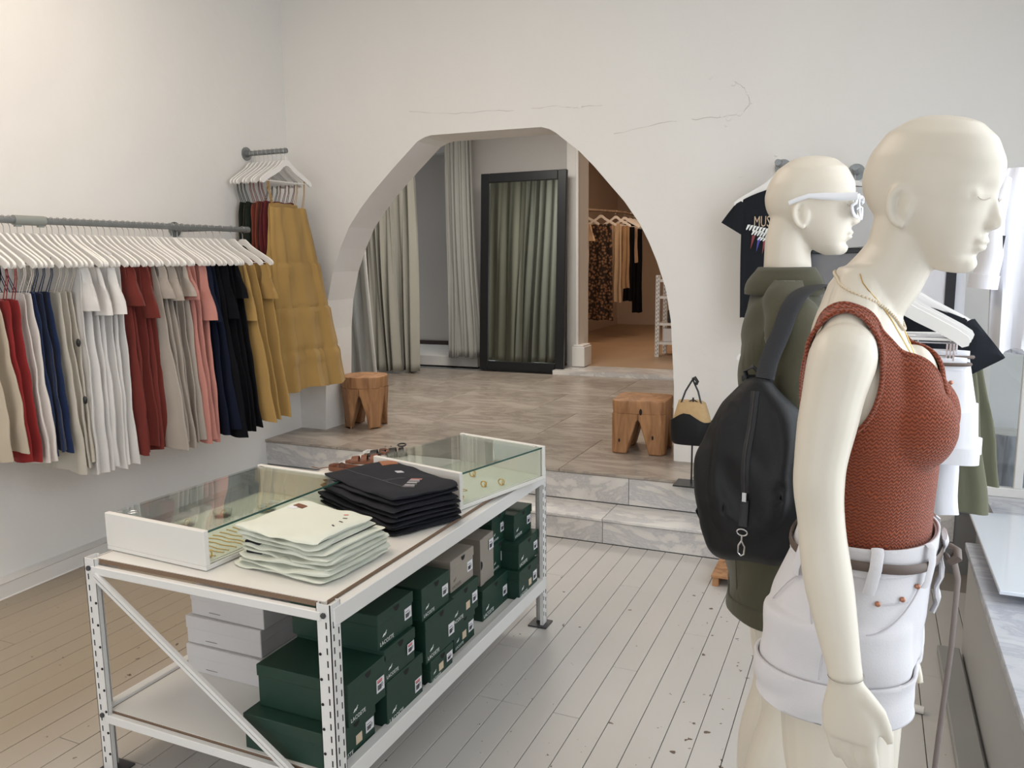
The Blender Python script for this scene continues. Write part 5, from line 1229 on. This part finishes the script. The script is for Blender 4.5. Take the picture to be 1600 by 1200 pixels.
# ================================================================== RIGHT-HAND SIDE, BEHIND THE MANNEQUINS
# bucket bag on a black stand, platform
bs = P(1078, 738, 4.44); bs.z = Z2; 
stn = thing('bag_stand', 'black metal bag display stand on the platform, right of the block stool', 'stand', bs)
MB().box((0, .02, .004), (.17, .15, .008)).build('base_plate', M_frame, stn, bevel=.001)
MB().tube([(.005, .02, .008), (.005, .02, .50)], .005, 8).build('pole', M_frame, stn, True)
MB().tube([(-.045, .02, .46), (.005, .02, .49), (.055, .02, .46)], .004, 6).build('cross_arm', M_frame, stn, True)
bg_ = thing('bucket_bag', 'black and straw-coloured bucket bag hanging on the black stand beside the stool', 'bag', bs+Vector((0, .02, 0)))
zb0 = P(1075, 694, 4.44).z-Z2; zm = P(1075, 655, 4.44).z-Z2; zt_ = P(1075, 628, 4.44).z-Z2
def bagring(z_, w_, d_, n=32): return [(w_*math.copysign(abs(cos(a))**.7, cos(a)), d_*math.copysign(abs(sin(a))**.7, sin(a)), z_) for a in [2*pi*k/n for k in range(n)]]
R = [bagring(zb0, .10, .05), bagring(zb0+.02, .115, .058), bagring(zm-.01, .118, .06), [(x_, y_, z_+.028*cos(x_*26+.6)) for x_, y_, z_ in bagring(zm+.012, .112, .058)]]
MB().rings(R).build('leather_base', M_leather, bg_, True)
MB().rings([bagring(zm-.01, .105, .053), bagring(zm+.03, .095, .05), [(x_, y_, z_+.006*sin(x_*60)) for x_, y_, z_ in bagring(zt_, .075, .04)]]).build('straw_top', mat('straw', (.50, .34, .17), .8, bump=.5, bscale=160, var=.12, vscale=60), bg_, True)
for s in (-1, 1): MB().tube([(s*.055, -.03, zt_-.005), (s*.035, -.015, zt_+.06), (.0, 0, zt_+.125)], .0055, 6).build('drawstring', M_frame, bg_, True)
MB().tube([(0, 0, zt_+.125), (.012, 0, zt_+.135), (.028, -.01, zt_+.115), (.020, -.01, zt_+.100)], .010, 8).build('bow', M_frame, bg_, True)
# low wooden plinth at the end of the marble step
ct = thing('wooden_plinth', 'low brown wooden plinth on the floor at the end of the lower marble step', 'plinth', (-.46, 4.0, 0))
for k in range(3): MB().box((0, -.10+.1*k, .052), (.38, .095, .014)).build('board', M_stool, ct, bevel=.002)
for s in (-1, 1): MB().box((s*.17, 0, .0225), (.03, .28, .045)).build('runner', M_stool, ct)
# wall arm with the printed T-shirt
fl2 = P(1224, 262, YB)
wa = thing('wall_hook_rail', 'short galvanised pipe peg above the black T-shirt on the back wall', 'clothes rail', fl2)
MB().tube([(0, 0, 0), (0, -.011, 0)], .046, 20).tube([(0, -.01, 0), (0, -.035, 0)], .022, 14).build('flange', M_pipe, wa, True); MB().tube([(0, 0, 0), (0, -.30, 0)], .0165, 12).build('pipe', M_pipe, wa, True)
yt = YB-.24
hanger((fl2.x, yt, fl2.z), .0, 'white wooden hanger holding the black printed T-shirt on the back wall', 'hangers on the back wall')
def tee(label, cx, Y, ztop, zhem, hw, m, sleeve, seed, print_=False, slm=None, cat='t-shirt', name='t_shirt'):
    r = random.Random(seed); t = thing(name, label, cat, (cx, Y, ztop)); H = zhem-ztop
    R = []
    for i in range(21):
        u = i/20; w_ = hw*(1+.02*sin(4*u)); R.append([(w_*math.copysign(abs(cos(a))**.6, cos(a)), .016*math.copysign(abs(sin(a))**.6, sin(a))+.006*sin(9*cos(a)+3*u)*(u+.2), (H*u-(.055*abs(cos(a)) if i == 0 else (.03*abs(cos(a)) if i == 1 else 0))+(.006*sin(6*cos(a)) if i == 20 else 0))) for a in [2*pi*k/40 for k in range(40)]])
    MB().rings(R).build('body', m, t, True)
    for s in (-1, 1):
        R = []
        for i in range(9):
            u = i/8; c = Vector((s*(hw*.84+sleeve*u*.62), 0, -.085-sleeve*1.0*u)); ax_ = Vector((s*.85, 0, .53)); R.append([c+ax_*((.062+.014*u)*cos(2*pi*k/16))+Vector((0, .014*sin(2*pi*k/16)+.003*sin(8*u+k), 0)) for k in range(16)])
        MB().rings(R).build('sleeve', slm or m, t, True)
    if print_:
        lay = thing_none = None
        o = link('lettering', textmesh('MUS', .058), mat('ink_cream', (.55, .42, .30), .7), t); o.rotation_euler = (pi/2, 0, 0); o.location = (-.120, -.0235, -.205); o.scale = (.80, 1.45, 1)
        mb = MB(); mb2 = MB(); mc = MB()
        for s in (-1, 1):
            for row, (z0, ln, n_) in enumerate(((-.235, .150, 9), (-.262, .118, 8), (-.290, .085, 6))):
                for k in range(n_):
                    f0 = k/n_; x0 = s*(.010+ln*f0); zz0 = z0+.035*f0*(1-row*.2)+.012; w2 = .0075; l2 = .030-.006*row
                    mb.add([(x0-w2, -.0245, zz0), (x0+w2, -.0245, zz0), (x0+s*.012+w2*.6, -.0245, zz0-l2*.8), (x0+s*.014, -.0245, zz0-l2), (x0+s*.012-w2*.6, -.0245, zz0-l2*.8)], [(0, 1, 2, 3, 4)])
        mb.build('wing_print', M_inkw, t)
        for k in range(9):
            x0 = -.125+.030*k; (mb2 if k % 2 else mc).add([(x0, -.0242, -.300+.012*abs(k-4)), (x0+.018, -.0242, -.300+.012*abs(k-4)), (x0+.002*(k-4), -.0242, -.385+.014*abs(k-4))], [(0, 1, 2)])
        mb2.build('feather_print', M_inkb, t); mc.build('feather_print', mat('ink_maroon', (.22, .04, .05), .6), t)
        MB().box((-.005, -.0245, -.228), (.07, .0006, .016)).build('red_print', M_inkr, t)
        for k in range(3): MB().box((-.115+.035*k, -.0245, -.225-.006*k), (.007, .0006, .007), tilt=Matrix.Rotation(pi/4, 3, 'Y')).build('star_print', M_inkw, t)
    return t
M_tee = cloth('tee_black', (.018, .020, .024), .1)
tx = fl2.x; zt1 = P(1200, 295, yt).z; zh1 = P(1160, 497, yt).z; hw1 = tx-P(1158, 400, yt).x
tee('black band T-shirt with a winged print, hanging on the back wall beside the mannequins', tx, yt, zt1, zh1, hw1, M_tee, .13, 3, True)
# second garment under it (slightly longer hem peeping out)
tee('plain black T-shirt hanging directly behind the printed one, its hem showing below', tx+.01, yt+.06, zt1-.01, zh1-.045, hw1-.02, M_tee, .12, 4)
hanger((fl2.x, yt+.06, fl2.z), .0, 'white wooden hanger just behind the one with the printed T-shirt', 'hangers on the back wall')
# grey pieces seen between the two heads
f3 = P(1335, 300, YB-.2)
wb = thing('wall_hook_rail', 'short pipe peg on the back wall, hidden behind the two mannequin heads', 'clothes rail', (f3.x, YB, f3.z+.12)); MB().tube([(0, 0, 0), (0, -.011, 0)], .046, 20).build('flange', M_pipe, wb, True); MB().tube([(0, 0, 0), (0, -.30, 0)], .0165, 12).build('pipe', M_pipe, wb, True)
ztg = P(1340, 388, YB-.2).z-(f3.z+.12)
hanger((f3.x, YB-.2, f3.z+.12), 0, 'white wooden hanger with the grey garments between the two mannequin heads', 'hangers on the back wall')
garment('skirt', 'plain mid-grey dress with a black waistband, seen between the two mannequin heads', 'skirt', (f3.x-.02, YB-.2, f3.z+.12), 0, CM['grey'], .19, .24, ztg-.03, P(1300, 520, YB-.2).z-(f3.z+.12), .03, 'none', 91, amp=.006)
tag(MB().box((f3.x-.02, YB-.2, f3.z+.12+ztg-.012), (.40, .04, .028)).build('fabric_belt', M_frame, None, bevel=.004), 'black fabric belt at the top of the grey dress between the heads', 'belt')
tee('light grey top hanging above the black belt, just right of the rear mannequin face', f3.x, YB-.24, f3.z+.03, f3.z+.12+ztg+.004, .17, CM['lgrey'], .10, 8)
# white panel garment with a black stripe
q = P(1452, 425, 4.6)
wc2 = thing('wall_hook_rail', 'short pipe peg on the back wall behind the head of the front mannequin', 'clothes rail', (q.x, YB, q.z+.32)); MB().tube([(0, 0, 0), (0, -.011, 0)], .046, 20).build('flange', M_pipe, wc2, True); MB().tube([(0, 0, 0), (0, -.42, 0)], .0165, 12).build('pipe', M_pipe, wc2, True)
g = garment('trousers', 'white trousers with a black side stripe hanging under the chin of the front mannequin', 'trousers', (q.x, 4.60, q.z+.32), 0, cloth('bright_white', (.72, .72, .76), .04), .16, .17, -.22, -.95, .03, 'clips', 93, amp=.008)
xs_ = P(1484, 470, 4.575).x-q.x; MB().box((xs_, -.016, -.60), (.045, .006, .72)).build('side_stripe', M_ink, g)
hanger((q.x, 4.60, q.z+.32), 0, 'white hanger with the striped white trousers behind the front mannequin', 'hangers on the back wall')
# free-standing low rail behind the front mannequin
hx0 = P(1398, 432, 2.50).x-.045
def hxy(Y): return hx0+(Y-2.42)*.16
hx = hx0; hz = P(1398, 432, 2.62).z+.045; Ya, Yb2 = 2.34, 3.02
rk = thing('clothes_rack', 'free-standing white metal rail behind the front mannequin, carrying shorts and T-shirts', 'clothes rail', (hxy((Ya+Yb2)/2), (Ya+Yb2)/2, 0), -math.atan(.16))
h_ = (Yb2-Ya)/2
MB().tube([(0, -h_, hz), (0, h_, hz)], .0125, 12).build('rail_bar', M_white, rk, True)
for s in (-1, 1):
    MB().tube([(0, s*h_, .02), (0, s*h_, hz)], .0125, 12).build('upright', M_white, rk, True); MB().tube([(-.14, s*h_, .015), (.14, s*h_, .015)], .014, 10).build('foot', M_white, rk, True)
tips = [(1517, 545), (1530, 528), (1538, 515), (1534, 505)]
yy = [2.50, 2.60, 2.70, 2.80]
whit = cloth('bright_white2', (.70, .70, .74), .04)
for i in range(6):
    Y = 2.42+.085*i; rz = [-.10, -.02, .04, .10, .16, .20][i]
    hanger((hxy(Y), Y, hz), rz, 'white hanger, %s of the six on the free-standing rail behind the front mannequin' % ('nearest', 'second', 'third', 'fourth', 'fifth', 'farthest')[i], 'hangers on the free-standing rail')
def hang_shorts(label, Y, rz, m, seed, dz=0, belt=True):
    t = thing('denim_shorts', label, 'shorts', (hxy(Y)+.06, Y, hz), rz, 'shorts on the free-standing rail')
    z0 = -.255+dz; mb = MB(); R = []
    for i in range(8):
        u = i/7; R.append([((.165+.03*u)*math.copysign(abs(cos(a))**.7, cos(a)), .026*sin(a)*(1+.3*u)+.003*sin(9*cos(a)+5*u), z0-.16*u) for a in [2*pi*k/36 for k in range(36)]])
    mb.rings(R); 
    for s in (-1, 1): mb.rings([[(s*.105+(.092+.008*u)*math.copysign(abs(cos(a))**.7, cos(a)), .030*sin(a)+.002*sin(7*a), z0-.14-.13*u) for a in [2*pi*k/28 for k in range(28)]] for u in (0, .5, 1)])
    mb.build('body', m, t, True)
    for s in (-1, 1): MB().rings([[(s*.107+.106*math.copysign(abs(cos(a))**.7, cos(a)), .036*sin(a), z0-.235-.045*u) for a in [2*pi*k/28 for k in range(28)]] for u in (0, 1)]).build('rolled_cuff', m, t, True)
    MB().rings([[((.168)*math.copysign(abs(cos(a))**.7, cos(a)), .029*sin(a), z0+.002-.032*u) for a in [2*pi*k/36 for k in range(36)]] for u in (0, 1)]).build('waistband', m, t, True)
    if belt: MB().tube([(.176*math.copysign(abs(cos(a))**.7, cos(a)), .033*sin(a), z0-.014) for a in [2*pi*k/36 for k in range(36)]], .005, 6, closed=True).build('belt', M_beltm, t, True)
    for (a, b) in ((.10, -.05), (.135, -.06), (.15, -.225)): MB().ell((a, -.034, z0+b), (.006, .004, .006), nu=10, nv=6).build('rivet', M_brass, t, True)
    for s in (-1, 1):
        for k in range(3): MB().box((s*.12+.008*k, 0, z0+.018), (.004, .04, .045)).build('clip_wire', M_chrome, t)
    for s in (-1, 1): MB().tube([(s*.05+.0, 0, -.206), (s*.05, 0, z0+.04)], .0018, 5).build('clip_link', M_chrome, t)
    MB().tube([(-.16, 0, z0+.04), (.16, 0, z0+.04)], .0022, 6).build('clip_bar', M_chrome, t, True)
    return t
hang_shorts('white denim shorts with a thin brown belt, nearest on the free-standing rail', 2.42, -.12, whit, 1)
hang_shorts('white denim shorts with a thin brown belt, just behind the nearest pair on the rail', 2.505, -.10, whit, 2, .01)
tee('black T-shirt hanging among the white hangers right of the knit top', hxy(2.66), 2.66, hz-.115, hz-.62, .20, M_tee, .11, 6)
tee('second black T-shirt right behind the first one on the free-standing rail', hxy(2.74), 2.74, hz-.12, hz-.68, .20, M_tee, .12, 9)
M_ol2 = cloth('olive_light', (.115, .115, .075), .1)
garment('trousers', 'olive green cropped trousers hanging lowest on the free-standing rail', 'trousers', (hxy(2.80)+.045, 2.80, hz), -.04, M_ol2, .17, .245, -.25, P(1530, 800, 2.80).z-hz, .04, 'none', 101, amp=.012)
garment('trousers', 'olive trousers behind the cropped pair, ending a little higher', 'trousers', (hxy(2.90)+.05, 2.90, hz), -.03, M_ol2, .17, .27, -.25, P(1530, 755, 2.90).z-hz, .04, 'none', 102, amp=.012)
garment('shirt', 'white shirt hanging below the shorts on the free-standing rail', 'shirt', (hxy(2.585)+.03, 2.585, hz), -.08, whit, .15, .20, -.30, P(1490, 805, 2.58).z-hz, .03, 'none', 103, amp=.01)
garment('trousers', 'black trousers hanging low beside the waist of the front mannequin', 'trousers', (hx-.03, 2.36, hz-.15), -.10, CM['black'], .12, .175, -.30, P(1480, 880, 2.4).z-hz+.15, .035, 'none', 104, amp=.01)
# white shirt hung high at the right edge, above the window ledge
q = P(1600, 262, 3.1)
cd = thing('hanging_cord', 'thin pale cord hanging from the ceiling with the white shirt at the right edge', 'cord', (q.x, 3.1, HC)); MB().tube([(0, 0, 0), (0, 0, q.z-HC+.03)], .002, 5).build('cord', M_hook, cd)
sw = thing('shirt', 'bright white long-sleeved shirt with a rolled cuff hanging high at the right edge', 'shirt', (q.x, 3.1, q.z)); R = []
zhem = P(1580, 556, 3.1).z-q.z; xl = P(1552, 300, 3.1).x-q.x; xl2 = P(1546, 500, 3.1).x-q.x
for i in range(25):
    u = i/24; w_ = (.05+(-xl-.05)*min(1, u*7)) + (-xl2+xl)*u; R.append([(w_*math.copysign(abs(cos(a))**.7, cos(a)), .04*math.copysign(abs(sin(a))**.7, sin(a))*(.4+.6*u)+.012*sin(8*cos(a)+2*u)*(.3+u), zhem*u+(.03*sin(3*cos(a)+1) if i == 24 else 0)) for a in [2*pi*k/44 for k in range(44)]])
MB().rings(R).build('body', whit, sw, True)
c0 = P(1556, 290, 3.08)-Vector((q.x, 3.1, q.z)); c1_ = P(1548, 400, 3.06)-Vector((q.x, 3.1, q.z)); c2_ = P(1538, 440, 3.05)-Vector((q.x, 3.1, q.z))
limb_pts = [c0, c1_, c2_]; mb = MB(); mb.tube([c0+Vector((.03, .02, .02)), c0.lerp(c1_, .5), c1_, c2_], [.03, .055, .060, .062], 18, flat=.6); mb.build('sleeve', whit, sw, True)
MB().tube([c2_+Vector((0, 0, .022)), c2_+Vector((-.004, 0, -.022))], .070, 18, flat=.62).build('rolled_cuff', whit, sw, True)
MB().box(P(1560, 405, 3.03)-Vector((q.x, 3.1, q.z)), (.014, .006, .15), tilt=Matrix.Rotation(radians(6), 3, 'Y')).build('black_ribbon', M_ink, sw)
# pale hanger tips showing left of the olive jacket
gl = P(1146, 560, 4.5)
hk = thing('wall_hook_rail', 'small pipe peg low on the back wall, hidden behind the olive jacket', 'clothes rail', (gl.x+.24, YB, gl.z+.21)); MB().tube([(0, 0, 0), (0, -.5, 0)], .0125, 10).build('pipe', M_pipe, hk, True)
for k in range(5): hanger((gl.x+.245, 4.53+.045*k, gl.z+.21), .02*k, 'white hanger, %s of those whose tips show left of the olive jacket' % ('nearest', 'second', 'third', 'fourth', 'farthest')[k], 'hangers low on the back wall')
# ------------------------------------------------------------------ back room
rb = P(912, 325, 11.3); re = P(986, 337, 12.6)
br = thing('branch_rail', 'natural tree branch hung as a clothes rail in the warm back room', 'clothes rail', rb)
d = re-rb; BP = []
lm = mat('leopard_print', (.25, .14, .08), .8); nt = lm.node_tree; N = nt.nodes; L = nt.links
vr = N.new('ShaderNodeTexVoronoi'); vr.inputs['Scale'].default_value = 24; tc = N.new('ShaderNodeTexCoord'); L.new(tc.outputs['Object'], vr.inputs['Vector'])
cr = N.new('ShaderNodeValToRGB'); cr.color_ramp.elements[0].position = .30; cr.color_ramp.elements[1].position = .55; cr.color_ramp.elements[0].color = (.26, .15, .085, 1); cr.color_ramp.elements[1].color = (.02, .012, .010, 1)
L.new(vr.outputs['Distance'], cr.inputs['Fac']); L.new(cr.outputs['Color'], N['Principled BSDF'].inputs['Base Color'])
def far(label, name, px0, px1, py0, py1, Y, m, style='none', seed=0, hh=1.0, cat='dress'):
    a, b = P(px0, py0, Y), P(px1, py0, Y); c = (a+b)/2; zb_ = P((px0+px1)/2, py1, Y).z; u = (Y-11.3)/1.3
    rail_z = rb.z+d.z*u-.03 if True else a.z
    w_ = (b.x-a.x)/2; BP.append(Vector((c.x, Y, rail_z))-rb)
    garment(name, label, cat, (c.x, Y, rail_z), 0, m, w_*.95, w_*hh, a.z-rail_z, zb_-rail_z, .05, style, seed, 'clothes on the branch rail', amp=.015)
    hanger((c.x, Y, rail_z), 0, 'pale hanger on the branch rail, holding the %s' % ' '.join(label.split(' hanging')[0].split()[:8]), 'hangers on the branch rail')
far('cream blouse hanging nearest the door casing in the back room', 'blouse', 905, 920, 350, 418, 11.25, cloth('far_cream', (.55, .42, .30)), 'sleeves', 201, cat='blouse')
far('leopard print maxi dress hanging in the back room', 'dress', 921, 957, 351, 500, 11.45, lm, 'none', 202, 1.12)
far('cream sleeveless dress hanging beside the leopard dress', 'dress', 953, 971, 350, 472, 11.65, cloth('far_cream2', (.50, .38, .26)), 'none', 203, 1.1)
far('tan dress hanging third in the back room', 'dress', 968, 984, 352, 450, 11.85, cloth('far_tan', (.36, .24, .14)), 'none', 204, 1.1)
far('black and tan dress hanging fourth in the back room', 'dress', 976, 992, 348, 470, 12.05, CM['black'], 'none', 205, 1.1)
far('light brown blouse hanging before the black dress in the back room', 'blouse', 985, 996, 350, 410, 12.2, cloth('far_tan2', (.40, .28, .20)), 'none', 206, 1.1, cat='blouse')
far('long black dress hanging last on the branch rail', 'dress', 990, 1004, 352, 488, 12.4, CM['black'], 'none', 207, 1.15)
BP = [BP[0]*1+(BP[0]-BP[1])*1.2]+BP+[BP[-1]+(BP[-1]-BP[-2])*.6]
MB().tube(BP, [.024-.0015*k+.003*sin(k*2) for k in range(len(BP))], 10).build('branch', M_branch, br, True)
for q_ in (BP[1], BP[-2]): MB().tube([q_+Vector((.02, .03, 0)), q_+Vector((.02, .03, HC-rb.z-q_.z))], .003, 5).build('cord', M_hook, br)
# white slotted shelf unit in the back room, right
a = P(1023, 556, 9.95); a.z = Z2+.05
su = thing('shelf_unit', 'white slotted-steel shelf unit at the right edge of the back room', 'shelf', a)
hsh = P(1027, 430, 9.95).z-a.z
for (x_, y_) in ((0, 0), (0, .4), (.9, 0), (.9, .4)):
    MB().box2((x_, y_, 0), (x_+.05, y_+.05, hsh)).build('post', M_white, su)
    sl = MB()
    for k in range(int(hsh/.05)): sl.box((x_+.015, y_-.0006, .03+.05*k), (.006, .002, .024)); sl.box((x_+.036, y_-.0006, .045+.05*k), (.006, .002, .024))
    o = sl.build('slots', M_hole, su); o['kind'] = 'stuff'
shz = [P(1040, yy_, 9.95).z-a.z for yy_ in (535, 505, 463, 437)]
for z_ in shz: MB().box2((.03, .01, z_-.03), (.92, .44, z_)).build('shelf', M_white, su)
o = MB().box2((a.x+.12, 10.0, a.z+shz[2]), (a.x+.30, 10.3, a.z+shz[2]+.10)).build('folded_clothes', mat('far_red', (.28, .05, .04), .8), bevel=.02); tag(o, 'folded red garment on the upper shelf of the back-room unit', 'clothes')
o = MB().box2((a.x+.14, 10.0, a.z+shz[1]), (a.x+.26, 10.2, a.z+shz[1]+.16)).build('dark_box', M_frame, bevel=.01); tag(o, 'small black box on the middle shelf of the back-room unit', 'box')
o = MB().box2((a.x+.09, 10.0, a.z+shz[0]), (a.x+.50, 10.3, a.z+shz[0]+.17)).build('storage_box', M_wcard, bevel=.01); tag(o, 'white storage box on the lowest shelf of the back-room unit', 'box')
# narrow shelf bay just behind the door casing
b0 = P(900, 545, 9.25); b1 = P(911, 545, 9.25); zt2 = P(905, 330, 9.25).z
nb = thing('narrow_shelf', 'narrow dark shelf bay with folded clothes just behind the white door casing', 'shelf', ((b0.x+b1.x)/2, 9.3, Z2+.05)); wn_ = (b1.x-b0.x)
MB().box2((-wn_/2, .0, .0), (wn_/2, .02, zt2-Z2)).build('back_panel', mat('dark_panel', (.06, .045, .035), .4), nb)
MB().box2((wn_/2-.012, -.12, .0), (wn_/2, .0, zt2-Z2)).build('side_panel', M_wall_warm, nb)
for py in (368, 433): z_ = P(905, py, 9.25).z-Z2-.05; MB().box2((-wn_/2, -.12, z_-.02), (wn_/2-.012, 0, z_)).build('shelf', M_tan, nb)
